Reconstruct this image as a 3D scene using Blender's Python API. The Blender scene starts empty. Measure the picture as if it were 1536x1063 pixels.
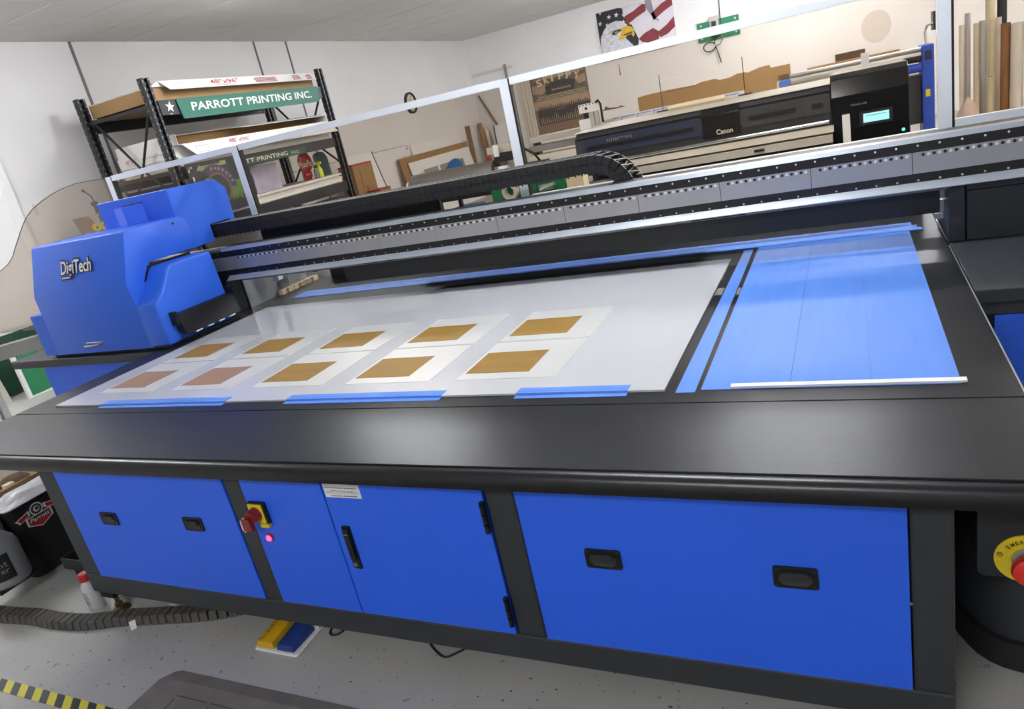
import bpy, bmesh, math, random
from mathutils import Vector, Matrix
random.seed(7)
D = bpy.data
SC = bpy.context.scene
COL = SC.collection
T = 0.70                                    # height of the printer bed above the floor

# ---------------------------------------------------------------- camera, world, exposure
cam_d = D.cameras.new('camera')
cam_d.sensor_width = 36.0
cam_d.lens = 1058.614 / 1536.0 * 36.0
cam_d.clip_start = 0.05
cam_d.clip_end = 100
cam = D.objects.new('camera', cam_d)
COL.objects.link(cam)
RX = Vector((0.89584174, 0.39396187, -0.20557632))
RY = Vector((-0.0481106, -0.37391499, -0.92621431))
RZ = Vector((-0.44176119, 0.83963184, -0.31601491))
M = Matrix.Identity(4)
for i in range(3):
    M[i][0] = RX[i]; M[i][1] = -RY[i]; M[i][2] = -RZ[i]
M[0][3], M[1][3], M[2][3] = 0.0, 0.0, 1.4067
cam.matrix_world = M
SC.camera = cam
world = D.worlds.new('world')
SC.world = world
world.use_nodes = True
world.node_tree.nodes['Background'].inputs[0].default_value = (0.8, 0.85, 1, 1)
world.node_tree.nodes['Background'].inputs[1].default_value = 0.3
SC.view_settings.view_transform = 'Standard'
SC.view_settings.look = 'None'
SC.view_settings.exposure = 1.2
SC.view_settings.gamma = 1.0
SC.view_settings.use_curve_mapping = False
LAMP = 34.0                                  # emission of the ceiling panels
# centre x, centre y of unseen ceiling lights, some added to brighten walls and printer
LAMPS = [(-4.1, 5.4), (-0.5, 5.3), (-3.2, 10.2), (0.4, 10.2), (-0.6, 12.0), (2.3, 8.0), (3.2, 5.0), (3.4, 11.0),
         (-0.7, 2.4), (-5.3, 2.3), (-0.7, -1.7)]

# ---------------------------------------------------------------- materials
def lin(h):
    h = h.lstrip('#')
    c = [int(h[i:i + 2], 16) / 255 for i in (0, 2, 4)]
    return tuple(x / 12.92 if x <= .04045 else ((x + .055) / 1.055) ** 2.4 for x in c) + (1,)

MATS = {}
def mat(name, col, rough=.5, metal=0., var=0., vscale=6., bump=0., bscale=60., spec=None, col2=None, stretch=None, coat=0.):
    m = D.materials.new(name); MATS[name] = m
    m.use_nodes = True
    nt = m.node_tree; b = nt.nodes['Principled BSDF']
    b.inputs['Roughness'].default_value = rough
    b.inputs['Metallic'].default_value = metal
    if spec is not None: b.inputs['Specular IOR Level'].default_value = spec
    if coat: b.inputs['Coat Weight'].default_value = coat; b.inputs['Coat Roughness'].default_value = .1
    c = lin(col)
    b.inputs['Base Color'].default_value = c
    tc = nt.nodes.new('ShaderNodeTexCoord')
    mp = nt.nodes.new('ShaderNodeMapping'); nt.links.new(tc.outputs['Object'], mp.inputs['Vector'])
    if stretch: mp.inputs['Scale'].default_value = stretch
    if var or col2:
        n = nt.nodes.new('ShaderNodeTexNoise'); n.inputs['Scale'].default_value = vscale; n.inputs['Detail'].default_value = 6
        nt.links.new(mp.outputs[0], n.inputs['Vector'])
        r = nt.nodes.new('ShaderNodeValToRGB')
        r.color_ramp.elements[0].position = .3; r.color_ramp.elements[1].position = .7
        if col2:
            r.color_ramp.elements[0].color = lin(col2); r.color_ramp.elements[1].color = c
        else:
            r.color_ramp.elements[0].color = tuple(x * (1 - var) for x in c[:3]) + (1,)
            r.color_ramp.elements[1].color = tuple(min(1, x * (1 + var)) for x in c[:3]) + (1,)
        nt.links.new(n.outputs[0], r.inputs[0]); nt.links.new(r.outputs[0], b.inputs['Base Color'])
    if bump:
        n2 = nt.nodes.new('ShaderNodeTexNoise'); n2.inputs['Scale'].default_value = bscale; n2.inputs['Detail'].default_value = 4
        nt.links.new(mp.outputs[0], n2.inputs['Vector'])
        bp = nt.nodes.new('ShaderNodeBump'); bp.inputs['Strength'].default_value = bump; bp.inputs['Distance'].default_value = .004
        nt.links.new(n2.outputs[0], bp.inputs['Height']); nt.links.new(bp.outputs[0], b.inputs['Normal'])
    return m

def emis(name, col, strength):
    m = D.materials.new(name); m.use_nodes = True; MATS[name] = m
    b = m.node_tree.nodes['Principled BSDF']
    b.inputs['Base Color'].default_value = (.02, .02, .02, 1)
    b.inputs['Emission Color'].default_value = lin(col)
    b.inputs['Emission Strength'].default_value = strength
    return m

def clear(name, tint, refl=.06, rough=.02):
    m = D.materials.new(name); m.use_nodes = True; MATS[name] = m
    nt = m.node_tree; nt.nodes.clear()
    o = nt.nodes.new('ShaderNodeOutputMaterial'); mix = nt.nodes.new('ShaderNodeMixShader')
    t = nt.nodes.new('ShaderNodeBsdfTransparent'); t.inputs[0].default_value = lin(tint)
    g = nt.nodes.new('ShaderNodeBsdfGlossy'); g.inputs['Roughness'].default_value = rough
    fr = nt.nodes.new('ShaderNodeLayerWeight'); fr.inputs[0].default_value = .2
    ml = nt.nodes.new('ShaderNodeMath'); ml.operation = 'MULTIPLY'; ml.inputs[1].default_value = refl * 8
    nt.links.new(fr.outputs['Fresnel'], ml.inputs[0]); nt.links.new(ml.outputs[0], mix.inputs[0])
    nt.links.new(t.outputs[0], mix.inputs[1]); nt.links.new(g.outputs[0], mix.inputs[2]); nt.links.new(mix.outputs[0], o.inputs[0])
    return m

mat('wall', '#e9e7e5', .8, var=.03, vscale=1.2, bump=.05, bscale=40)
mat('wall_bright', '#f0efee', .6)
mat('ceiling', '#d2cfcb', .9, var=.03, vscale=3, bump=.15, bscale=120)
mat('ceiling_gap', '#4a4744', .9)
mat('batten', '#6f6e6c', .6)
mat('blue', '#2b69f4', .42, var=.03, vscale=1.5, bump=.02, bscale=300)
mat('blue_head', '#2e6cea', .45, var=.02, vscale=2, bump=.02, bscale=300)
mat('black_frame', '#33363a', .5, var=.06, vscale=8, bump=.03, bscale=200)
mat('black_bed', '#1f2023', .33, spec=.22, var=.16, vscale=3.5, bump=.05, bscale=90, stretch=(1, 3, 1))
mat('black_rail', '#18191c', .32, var=.1, vscale=10)
mat('black', '#131416', .45)
mat('black_matte', '#1c1d20', .7)
mat('black_gloss', '#101114', .15)
mat('charcoal', '#2e3034', .5, var=.1, vscale=6)
mat('corner_grey', '#34383d', .5, var=.05, vscale=8)
mat('dark_side', '#242a30', .45)
mat('rubber', '#56534e', .75, var=.12, vscale=20, bump=.1, bscale=80)
mat('mat_rubber', '#7a736a', .8, var=.12, vscale=14, bump=.3, bscale=160)
mat('mat_groove', '#3c3833', .9)
mat('steel', '#b9babc', .35, .85, var=.05, vscale=5, stretch=(1, 1, 8))
mat('steel_plate', '#a9aaad', .42, .6, var=.04, vscale=3)
mat('aluminium', '#eaf0f6', .4, .0, var=.03, vscale=8)
mat('alu_lip', '#bcc4cd', .3, .6)
mat('hole_white', '#e8e8e8', .3)
mat('chrome', '#dfe2e6', .12, 1.)
mat('brass', '#a98e63', .3, .9)
mat('tape_blue', '#5688df', .5, var=.05, vscale=5, bump=.04, bscale=150, stretch=(6, .6, 1))
mat('tape_blue_dark', '#5585dc', .6, var=.06, vscale=5, stretch=(6, .6, 1))
mat('sheet', '#c3c5c9', .16, var=.015, vscale=1.5)
mat('print_white', '#c6c7c5', .35, var=.01)
mat('bronze', '#8f7038', .5, .0, spec=.15, var=.1, vscale=4, stretch=(.4, 5, 1))
mat('bronze_pink', '#987a66', .5, .0, spec=.15, var=.05, vscale=4, stretch=(.4, 5, 1))
mat('clear_tape', '#8b8783', .25)
mat('white', '#ececea', .5, var=.02)
mat('white_gloss', '#f2f2f2', .25)
mat('offwhite', '#d9d2c4', .6, var=.05)
mat('cream', '#e6d8b6', .6)
mat('floor', '#b6b5b0', .5, var=.08, vscale=2.5, bump=.12, bscale=30)
mat('chip', '#54524e', .8)
mat('dust', '#d9d7d2', .8)
mat('carton', '#a07f54', .8, var=.06, vscale=6, stretch=(1, 1, 5))
mat('carton_dark', '#85643d', .85, var=.08, vscale=6)
mat('carton_white', '#dedbd6', .7, var=.03)
mat('print_red', '#a3484a', .6)
mat('ink', '#3a3a3c', .6)
mat('ink_grey', '#8b8b8b', .6)
mat('sign_green', '#2f6a58', .5, var=.03)
mat('sign_dark_green', '#2b4a3c', .5)
mat('dark_teal', '#2c4a4c', .5)
mat('leaf_green', '#5d7838', .6)
mat('arrow_green', '#8d9360', .6)
mat('plum', '#4a3f55', .6)
mat('brown_ring', '#6d584a', .6)
mat('red', '#c3272f', .4)
mat('red_sign', '#b02530', .45)
mat('red_switch', '#8b2a22', .35)
mat('red_button', '#e0332e', .35)
mat('yellow', '#e8cd2c', .4)
mat('yellow_pedal', '#dcae1c', .45, var=.06, vscale=20)
mat('blue_pedal', '#28428f', .45)
mat('neon', '#cfe03a', .4)
mat('lilac_wrap', '#a9a4b6', .25, var=.15, vscale=3, bump=.3, bscale=8)
mat('navy', '#232a45', .45)
mat('blue_machine', '#2a4db5', .4)
mat('blue_light', '#5b8fe0', .4)
mat('chair_blue', '#2a5c93', .7)
mat('green_panel', '#1f7a4d', .5, var=.04)
mat('green_dark', '#16402f', .6)
mat('green_board', '#1c5a3a', .5, var=.05)
mat('rack_black', '#1a1b1d', .4, var=.2, vscale=30)
mat('wear', '#8d8d8b', .5)
mat('grey_machine', '#7c7b78', .5, var=.06)
mat('beige_machine', '#b8b3a9', .5)
mat('roll_grey', '#5d5a57', .45, var=.15, vscale=5, stretch=(.5, 4, 4))
mat('poster_sepia', '#85776a', .5, col2='#635b54', vscale=9, stretch=(1, 1, 4))
mat('poster_brown', '#8d735e', .5, var=.1, vscale=12)
mat('poster_tan', '#b39a82', .5, var=.15, vscale=18)
mat('poster_dark', '#4a4746', .5, var=.2, vscale=25)
mat('flag_navy', '#17171f', .5)
mat('flag_red', '#7e1c26', .5, var=.12, vscale=5)
mat('flag_white', '#d9d4da', .5, var=.06, vscale=5)
mat('flag_shade', '#8f878f', .5, var=.1, vscale=5)
mat('feather', '#e4e3e6', .6, col2='#b5b4ba', vscale=14, stretch=(1, 1, 3))
mat('beak', '#d6a91f', .5, var=.1, vscale=12)
mat('pane_olive', '#8d9085', .4)
mat('brick_hole', '#5b4636', .9, var=.4, vscale=30, bump=.6, bscale=40)
mat('stain', '#d6cec6', .8)
mat('tube_white', '#d8d0c2', .6, var=.04)
mat('tube_cream', '#c9bd9d', .6, var=.05)
mat('tube_brown', '#8a5f36', .7, var=.15, vscale=8)
mat('tube_lilac', '#b3adab', .6, var=.05)
mat('wood', '#8a6e4f', .7, var=.12, vscale=6, stretch=(1, 1, 8))
mat('plastic_bag', '#cbb0a2', .2, var=.2, vscale=12, bump=.8, bscale=18)
mat('jug_grey', '#8d9093', .4, var=.05)
mat('bag_white', '#d8d6da', .35, var=.06, vscale=14, bump=.7, bscale=25)
mat('bottle', '#d5d9dc', .15)
mat('soil', '#5d4a3a', .9, var=.3, vscale=30)
emis('lamp', '#f8faff', LAMP)
emis('screen', '#8fd8ea', 1.0)
emis('led_green', '#46ffa0', 2.0)
emis('led_red', '#ff2a4a', 4.0)
clear('acrylic', '#ece7e1', .05)
clear('acrylic_shield', '#eee9e3', .04)
clear('clear_plastic', '#e6ebee', .1)

# hazard tape, diagonal stripes by object coordinates
hz = mat('hazard', '#e9dd3a', .5)
nt = hz.node_tree
tc = nt.nodes.new('ShaderNodeTexCoord'); sp = nt.nodes.new('ShaderNodeSeparateXYZ'); nt.links.new(tc.outputs['Object'], sp.inputs[0])
ad = nt.nodes.new('ShaderNodeMath'); ad.operation = 'ADD'; nt.links.new(sp.outputs['X'], ad.inputs[0]); nt.links.new(sp.outputs['Y'], ad.inputs[1])
mu = nt.nodes.new('ShaderNodeMath'); mu.operation = 'MULTIPLY'; mu.inputs[1].default_value = 1 / .078; nt.links.new(ad.outputs[0], mu.inputs[0])
fr = nt.nodes.new('ShaderNodeMath'); fr.operation = 'FRACT'; nt.links.new(mu.outputs[0], fr.inputs[0])
gt = nt.nodes.new('ShaderNodeMath'); gt.operation = 'GREATER_THAN'; gt.inputs[1].default_value = .5; nt.links.new(fr.outputs[0], gt.inputs[0])
mx = nt.nodes.new('ShaderNodeMix'); mx.data_type = 'RGBA'; mx.inputs[6].default_value = lin('#e9dd3a'); mx.inputs[7].default_value = lin('#2b2b2d')
nt.links.new(gt.outputs[0], mx.inputs[0]); nt.links.new(mx.outputs[2], nt.nodes['Principled BSDF'].inputs['Base Color'])

# painted concrete floor: scuffed patches and chips
nt = MATS['floor'].node_tree
bs = nt.nodes['Principled BSDF']; base_link = bs.inputs['Base Color'].links[0].from_socket
vo = nt.nodes.new('ShaderNodeTexNoise'); vo.inputs['Scale'].default_value = 38; vo.inputs['Detail'].default_value = 3
tc = nt.nodes.new('ShaderNodeTexCoord'); nt.links.new(tc.outputs['Object'], vo.inputs['Vector'])
rp = nt.nodes.new('ShaderNodeValToRGB'); rp.color_ramp.elements[0].position = .68; rp.color_ramp.elements[1].position = .74
nt.links.new(vo.outputs[0], rp.inputs[0])
mx = nt.nodes.new('ShaderNodeMix'); mx.data_type = 'RGBA'; nt.links.new(rp.outputs[0], mx.inputs[0])
nt.links.new(base_link, mx.inputs[6]); mx.inputs[7].default_value = lin('#77756f'); nt.links.new(mx.outputs[2], bs.inputs['Base Color'])

# ---------------------------------------------------------------- mesh builder
def V(*a): return Vector(a)

class G:
    """collects faces in world coordinates; z0 is added to every height"""
    def __init__(s, z0=0.0): s.v = []; s.f = []; s.m = []; s.z0 = z0; s.mi = 0; s.names = []
    def use(s, name):
        if name not in s.names: s.names.append(name)
        s.mi = s.names.index(name); return s
    def raw(s, vs, fs):
        b = len(s.v); s.v += [(x, y, z + s.z0) for x, y, z in vs]
        for f in fs: s.f.append([b + i for i in f]); s.m.append(s.mi)
        return s
    def box(s, x0, x1, y0, y1, z0, z1):
        if x0 > x1: x0, x1 = x1, x0
        if y0 > y1: y0, y1 = y1, y0
        if z0 > z1: z0, z1 = z1, z0
        return s.raw([(x0, y0, z0), (x1, y0, z0), (x1, y1, z0), (x0, y1, z0), (x0, y0, z1), (x1, y0, z1), (x1, y1, z1), (x0, y1, z1)],
                     [(0, 3, 2, 1), (4, 5, 6, 7), (0, 1, 5, 4), (1, 2, 6, 5), (2, 3, 7, 6), (3, 0, 4, 7)])
    def hexa(s, lo, hi):                      # two matching quads
        return s.raw(list(lo) + list(hi), [(0, 3, 2, 1), (4, 5, 6, 7), (0, 1, 5, 4), (1, 2, 6, 5), (2, 3, 7, 6), (3, 0, 4, 7)])
    def prism(s, prof, axis, a0, a1):         # profile in the two other axes, extruded along axis
        def p(u, w, a): return {'x': (a, u, w), 'y': (u, a, w), 'z': (u, w, a)}[axis]
        n = len(prof)
        vs = [p(u, w, a0) for u, w in prof] + [p(u, w, a1) for u, w in prof]
        fs = [list(range(n))[::-1], list(range(n, 2 * n))] + [(i, (i + 1) % n, n + (i + 1) % n, n + i) for i in range(n)]
        return s.raw(vs, fs)
    def cyl(s, p0, p1, r0, r1=None, n=16, caps=True):
        r1 = r0 if r1 is None else r1
        p0, p1 = Vector(p0), Vector(p1); d = (p1 - p0).normalized()
        a = d.orthogonal().normalized(); b = d.cross(a)
        vs = []
        for p, r in ((p0, r0), (p1, r1)):
            for i in range(n):
                t = 2 * math.pi * i / n; q = p + a * math.cos(t) * r + b * math.sin(t) * r; vs.append(tuple(q))
        fs = [(i, (i + 1) % n, n + (i + 1) % n, n + i) for i in range(n)]
        if caps: fs += [list(range(n))[::-1], list(range(n, 2 * n))]
        return s.raw(vs, fs)
    def ring(s, c, axis, r0, r1, h, n=24):    # flat washer standing h proud along axis
        c = Vector(c); d = Vector(axis).normalized(); a = d.orthogonal().normalized(); b = d.cross(a)
        vs = []
        for hh, r in ((0, r0), (0, r1), (h, r1), (h, r0)):
            for i in range(n):
                t = 2 * math.pi * i / n; vs.append(tuple(c + d * hh + a * math.cos(t) * r + b * math.sin(t) * r))
        fs = []
        for k in range(4):
            for i in range(n):
                j = (i + 1) % n; fs.append((k * n + i, k * n + j, ((k + 1) % 4) * n + j, ((k + 1) % 4) * n + i))
        return s.raw(vs, fs)
    def lathe(s, c, axis, prof, n=20, sx=1., sy=1.):   # prof: (radius, height)
        c = Vector(c); d = Vector(axis).normalized()
        a = V(1, 0, 0) if abs(d.x) < .9 else V(0, 1, 0); a = (a - d * a.dot(d)).normalized(); b = d.cross(a)
        vs = []; fs = []
        for r, h in prof:
            for i in range(n):
                t = 2 * math.pi * i / n; vs.append(tuple(c + d * h + a * math.cos(t) * r * sx + b * math.sin(t) * r * sy))
        for k in range(len(prof) - 1):
            for i in range(n):
                j = (i + 1) % n; fs.append((k * n + i, k * n + j, (k + 1) * n + j, (k + 1) * n + i))
        fs.append(list(range(n))[::-1]); m = (len(prof) - 1) * n; fs.append(list(range(m, m + n)))
        return s.raw(vs, fs)
    def tube(s, pts, r, n=8):
        pts = [Vector(p) for p in pts]; vs = []; fs = []; up = V(0, 0, 1)
        prev = None
        for i, p in enumerate(pts):
            d = (pts[min(i + 1, len(pts) - 1)] - pts[max(i - 1, 0)]).normalized()
            if prev is None: a = d.orthogonal().normalized()
            else: a = (prev - d * prev.dot(d)).normalized()
            prev = a; b = d.cross(a)
            for k in range(n):
                t = 2 * math.pi * k / n; vs.append(tuple(p + a * math.cos(t) * r + b * math.sin(t) * r))
        for i in range(len(pts) - 1):
            for k in range(n):
                j = (k + 1) % n; fs.append((i * n + k, i * n + j, (i + 1) * n + j, (i + 1) * n + k))
        fs.append(list(range(n))[::-1]); m = (len(pts) - 1) * n; fs.append(list(range(m, m + n)))
        return s.raw(vs, fs)
    def plate(s, F, poly, d0, d1):            # polygon in a frame F=(origin,u,v), thick from d0 to d1 along its normal
        o, u, v = (Vector(x) for x in F); nn = u.cross(v).normalized()
        n = len(poly)
        vs = [tuple(o + u * a + v * b + nn * d0) for a, b in poly] + [tuple(o + u * a + v * b + nn * d1) for a, b in poly]
        return s.raw(vs, [list(range(n))[::-1], list(range(n, 2 * n))] + [(i, (i + 1) % n, n + (i + 1) % n, n + i) for i in range(n)])
    def text(s, body, F, u0, v0, w, h, depth=.0006, d0=.0004, shear=0., bold=0.):
        c = D.curves.new('t', 'FONT'); c.body = body; c.size = 1; c.shear = shear; c.offset = bold; c.resolution_u = 3
        ob = D.objects.new('t', c); me = D.meshes.new_from_object(ob)
        xs = [q.co.x for q in me.vertices]; ys = [q.co.y for q in me.vertices]
        if not xs: return s
        ax, bx, ay, by = min(xs), max(xs), min(ys), max(ys)
        o, u, v = (Vector(x) for x in F); nn = u.cross(v).normalized()
        vs = [tuple(o + u * (u0 + (q.co.x - ax) / (bx - ax) * w) + v * (v0 + (q.co.y - ay) / (by - ay) * h) + nn * (d0 + depth)) for q in me.vertices]
        fs = [tuple(p.vertices) for p in me.polygons]
        D.objects.remove(ob); D.curves.remove(c); D.meshes.remove(me)
        return s.raw(vs, fs)
    def mesh(s, name, o=(0, 0, 0), bevel=0., seg=2, smooth=None, recalc=True):
        me = D.meshes.new(name)
        me.from_pydata([(x - o[0], y - o[1], z - o[2]) for x, y, z in s.v], [], s.f)
        for n in s.names: me.materials.append(MATS[n])
        me.polygons.foreach_set('material_index', s.m)
        if bevel or recalc:
            bm = bmesh.new(); bm.from_mesh(me)
            if recalc: bmesh.ops.recalc_face_normals(bm, faces=bm.faces)
            if bevel:
                ed = [e for e in bm.edges if len(e.link_faces) == 2 and e.calc_face_angle(0) > .5]
                bmesh.ops.bevel(bm, geom=ed, offset=bevel, segments=seg, affect='EDGES', profile=.5, clamp_overlap=True)
            bm.to_mesh(me); bm.free()
        if smooth:
            me.polygons.foreach_set('use_smooth', [True] * len(me.polygons))
            me.set_sharp_from_angle(angle=math.radians(smooth))
        return me
    def build(s, name, parent=None, label=None, kind=None, **kw):
        o = worig(parent) if parent else s.center()
        ob = D.objects.new(name, s.mesh(name, o, **kw))
        COL.objects.link(ob)
        if parent: ob.parent = parent
        else: ob.location = o
        ORIG[ob.name] = o
        if label: ob['label'] = label
        if kind: ob['kind'] = kind
        return ob
    def center(s):
        xs, ys, zs = zip(*s.v)
        return ((min(xs) + max(xs)) / 2, (min(ys) + max(ys)) / 2, min(zs))

ORIG = {}
def worig(ob): return ORIG[ob.name]
def thing(name, label, cat, loc, group=None):
    o = D.objects.new(name, None); COL.objects.link(o); o.location = loc; o.empty_display_size = .1
    ORIG[o.name] = tuple(loc); o['label'] = label; o['category'] = cat
    if group: o['group'] = group
    return o
def tag(o, label, cat, group=None):
    o['label'] = label; o['category'] = cat
    if group: o['group'] = group
    return o
def copy_part(src, parent, delta=(0, 0, 0)):      # a part again, shifted, sharing its mesh
    c = src.copy(); COL.objects.link(c); c.parent = parent; c.location = Vector(src.location) + Vector(delta); ORIG[c.name] = ORIG[src.name]
    return c
def g(m, z0=0.0): return G(z0).use(m)
def circ(cx, cy, r, n=24, a0=0., a1=2 * math.pi, sx=1.):
    full = abs(a1 - a0 - 2 * math.pi) < 1e-6
    return [(cx + math.cos(a0 + (a1 - a0) * i / (n if full else n - 1)) * r * sx, cy + math.sin(a0 + (a1 - a0) * i / (n if full else n - 1)) * r) for i in range(n)]
def rrect(u0, u1, v0, v1, r, n=4):
    p = []
    for cx, cy, a in ((u1 - r, v1 - r, 0), (u0 + r, v1 - r, 90), (u0 + r, v0 + r, 180), (u1 - r, v0 + r, 270)):
        for i in range(n + 1):
            t = math.radians(a + 90 * i / n); p.append((cx + r * math.cos(t), cy + r * math.sin(t)))
    return p
def star(cx, cy, r, rot=0.):
    return [(cx + math.sin(rot + i * math.pi / 5) * (r if i % 2 == 0 else r * .42), cy + math.cos(rot + i * math.pi / 5) * (r if i % 2 == 0 else r * .42)) for i in range(10)]

# ================================================================ THE SETTING
XL, XR, YB, YF, ZC = -6.75, 4.6, 13.65, -4.2, 2.94
g('floor').box(XL - .1, XR + .1, YF - .1, YB + .1, -.1, 0).build('floor', kind='structure')
w = g('wall').box(XL - .12, XL, YF, YB, 0, ZC + .1).build('wall_left', kind='structure')
g('wall').box(XL - .12, XR, YB, YB + .12, 0, ZC + .1).build('wall_back', kind='structure')
g('wall').box(XR, XR + .12, YF, YB, 0, ZC + .1).build('wall_right', kind='structure')
g('wall').box(XL, XR, YF - .12, YF, 0, ZC + .1).build('wall_front', kind='structure')
ceil = g('ceiling_gap').box(XL, XR, YF, YB, ZC + .012, ZC + .1).build('ceiling', kind='structure')
# ceiling tiles: rows across, every other row shifted
tl, tw = 1.22, .523
tile = None
row = 0
y = YB - .002
while y > 3.4:
    y0 = y - tw
    off = (row % 2) * tl / 2
    x = XL - off
    while x < 1.2:
        x0, x1 = max(x, XL), x + tl
        dz = random.uniform(-.003, .003)
        if x0 > XL or row % 2:
            pass
        g('ceiling').box(x0 + .004, x1 - .004, y0 + .0045, y - .0045, ZC + dz, ZC + .0125).build('ceiling_tile', ceil)
        x += tl
    y = y0; row += 1
g('ceiling').box(XL, XR, YF, y, ZC, ZC + .012).build('ceiling_panel', ceil)
g('ceiling').box(x - 0, XR, y, YB, ZC, ZC + .012).build('ceiling_panel', ceil)
# wall battens and the white trim at the left
for i, (yy, hw) in enumerate(((5.2, .012), (7.75, .010), (8.37, .010))):
    g('batten').box(XL, XL + .012, yy - hw, yy + hw, 0, ZC).build('trim_%d' % (i + 2), kind='structure')
g('wall_bright').box(XL, XL + .03, 4.0, 4.09, 0, 1.98).build('trim_1', kind='structure')
g('wall_bright').box(XL, XL + .008, YF, 4.0, .55, 1.94).build('wall_panel', kind='structure')
g('stain').box(XL, XL + .004, 4.22, 4.25, 1.44, 1.54).build('trim_5', kind='structure')
g('batten').box(XL, XL + .004, 7.6, 10.6, 1.276, 1.284).build('trim_6', kind='structure')
# ceiling lamps out of view, several added for brightness
for i, (lx, ly) in enumerate(LAMPS):
    t = thing('ceiling_light', 'unseen white ceiling light with two bright tubes above the picture', 'ceiling light', (lx, ly, ZC), 'ceiling light panels')
    g('white').box(lx - .62, lx + .62, ly - .10, ly + .10, ZC - .05, ZC - .006).build('frame', t)
    gg = g('lamp')
    for k in (-1, 1): gg.cyl((lx - .60, ly + k * .07, ZC - .085), (lx + .60, ly + k * .07, ZC - .085), .032, n=12)
    gg.build('diffuser', t)

# ================================================================ THE PRINTER
P = thing('flatbed_printer', 'large blue and black flatbed printer with a long black bed and moving gantry', 'printer', (-1.4, 2.2, 0))
PL, PR = -3.04, .282
def p(m): return G(T).use(m)
p('black_bed').box(PL, PR, 1.4985, 3.42, -.05, 0).build('bed', P, bevel=.002, seg=1)
p('black_bed').box(PL, PR, 1.187, 1.4965, -.05, 0).build('front_deck', P, bevel=.002, seg=1)
# rounded bar along the front of the bed
prof = [(1.20, -.004)] + [(1.183 - .022 * math.sin(a) , -.026 + .022 * math.cos(a)) for a in [i * math.pi / 12 for i in range(7)]] + [(1.161, -.036), (1.164, -.046), (1.20, -.048)]
p('black_rail').prism([(q[0] - .0, q[1]) for q in prof], 'x', PL - .01, .30).build('front_bar', P, smooth=40)
p('black_frame').box(PL, .29, 1.238, 3.4, -.084, -.052).build('bed_frame', P)
p('alu_lip').box(PR + .001, PR + .004, 1.2, 2.7, -.012, -.002).build('edge_trim', P)
p('steel').box(.286, .302, 2.80, 3.42, -.03, -.006).build('guide_rail', P)
p('steel').box(-3.075, -3.043, 2.80, 3.42, -.045, -.02).build('guide_rail', P)
# frame: four front posts, rails
for x0, x1 in ((-2.543, -2.452), (-1.657, -1.592), (-.803, -.727), (.065, .135)):
    p('black_frame').box(x0, x1, 1.2365, 1.31, -.5118, -.0525).build('post', P, bevel=.006)
p('black_frame').box(-2.543, .135, 1.236, 1.31, -.592, -.512).build('bottom_rail', P, bevel=.006)
p('black_frame').box(-2.543, .135, 1.252, 1.30, -.11, -.085).build('top_rail', P)
p('black_matte').box(-2.54, -2.47, 1.31, 3.3, -.58, -.09).build('side_panel', P)
p('black_matte').box(.06, .13, 1.31, 3.3, -.58, -.09).build('side_panel', P)
p('black_matte').box(-2.54, .13, 3.25, 3.3, -.58, -.09).build('back_panel', P)
p('black_matte').box(-2.47, .06, 1.31, 3.25, -.58, -.565).build('floor_panel', P)
for x in (-2.50, .09):
    t = p('black').box(x - .035, x + .035, 1.25, 1.31, -.625, -.585)
    t.build('foot_bracket', P)
    f = G().use('brass').lathe((x, 1.275, 0), (0, 0, 1), [(.034, 0), (.034, .006), (.02, .018), (.014, .02), (.014, .036), (.008, .038), (.008, .08)], 20)
    f.build('levelling_foot', P, smooth=40)
# cup handles: frame plate, dished recess, grip lip
def cup_handle(x, z, w, h, panel):
    F = ((x, 1.233, z + T), (1, 0, 0), (0, 0, 1))
    hd = G().use('black').plate(F, rrect(-w / 2, w / 2, -h / 2, h / 2, .006), .0, .004)
    hd.build('handle', panel)
    q = G().use('charcoal')
    out, inn = rrect(-w * .37, w * .37, -h * .33, h * .33, h * .30, 6), rrect(-w * .30, w * .30, -h * .22, h * .22, h * .2, 6)
    n = len(out); o, u, v = (Vector(a) for a in F); nn = u.cross(v)
    vs = [tuple(o + u * a + v * b + nn * .0062) for a, b in out] + [tuple(o + u * a + v * b + nn * .0045) for a, b in inn]
    q.raw(vs, [(i, (i + 1) % n, n + (i + 1) % n, n + i) for i in range(n)] + [list(range(n, 2 * n))])
    q.plate(F, rrect(-w * .30, w * .30, 0, h * .30, h * .12), .0045, .010)
    for a in (-1, 1):
        for b in (-1, 1): q.plate(F, circ(a * w * .44, b * h * .40, .0028, 8), .004, .0052)
    q.build('handle_grip', panel, smooth=40)
pa = p('blue').box(-2.449, -1.660, 1.2335, 1.25, -.511, -.06).build('access_panel', P, bevel=.0015, seg=1)
cup_handle(-2.248, -.259, .082, .047, pa); cup_handle(-1.846, -.253, .082, .047, pa)
pb = p('blue').box(-.724, .062, 1.2335, 1.25, -.511, -.06).build('access_panel', P, bevel=.0015, seg=1)
cup_handle(-.535, -.255, .084, .05, pb); cup_handle(-.136, -.261, .084, .05, pb)
p('chrome').cyl((.0635, 1.2325, -.30), (.0635, 1.236, -.30), .003, n=8).build('screw', pb)
pc = p('blue').box(-1.589, -1.293, 1.2335, 1.25, -.511, -.06).build('control_panel', P, bevel=.0015, seg=1)
sx, sz = -1.545, -.192
q = p('black').box(sx - .031, sx + .031, 1.224, 1.2335, sz - .032, sz + .034)
q.build('switch_base', pc)
q = p('yellow').box(sx - .029, sx + .022, 1.221, 1.224, sz - .030, sz + .030); q.box(sx - .004, sx + .026, 1.221, 1.233, sz - .045, sz - .033)
q.build('switch_plate', pc)
q = p('red_switch').cyl((sx - .006, 1.221, sz), (sx - .006, 1.196, sz), .022, .019, 24)
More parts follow.
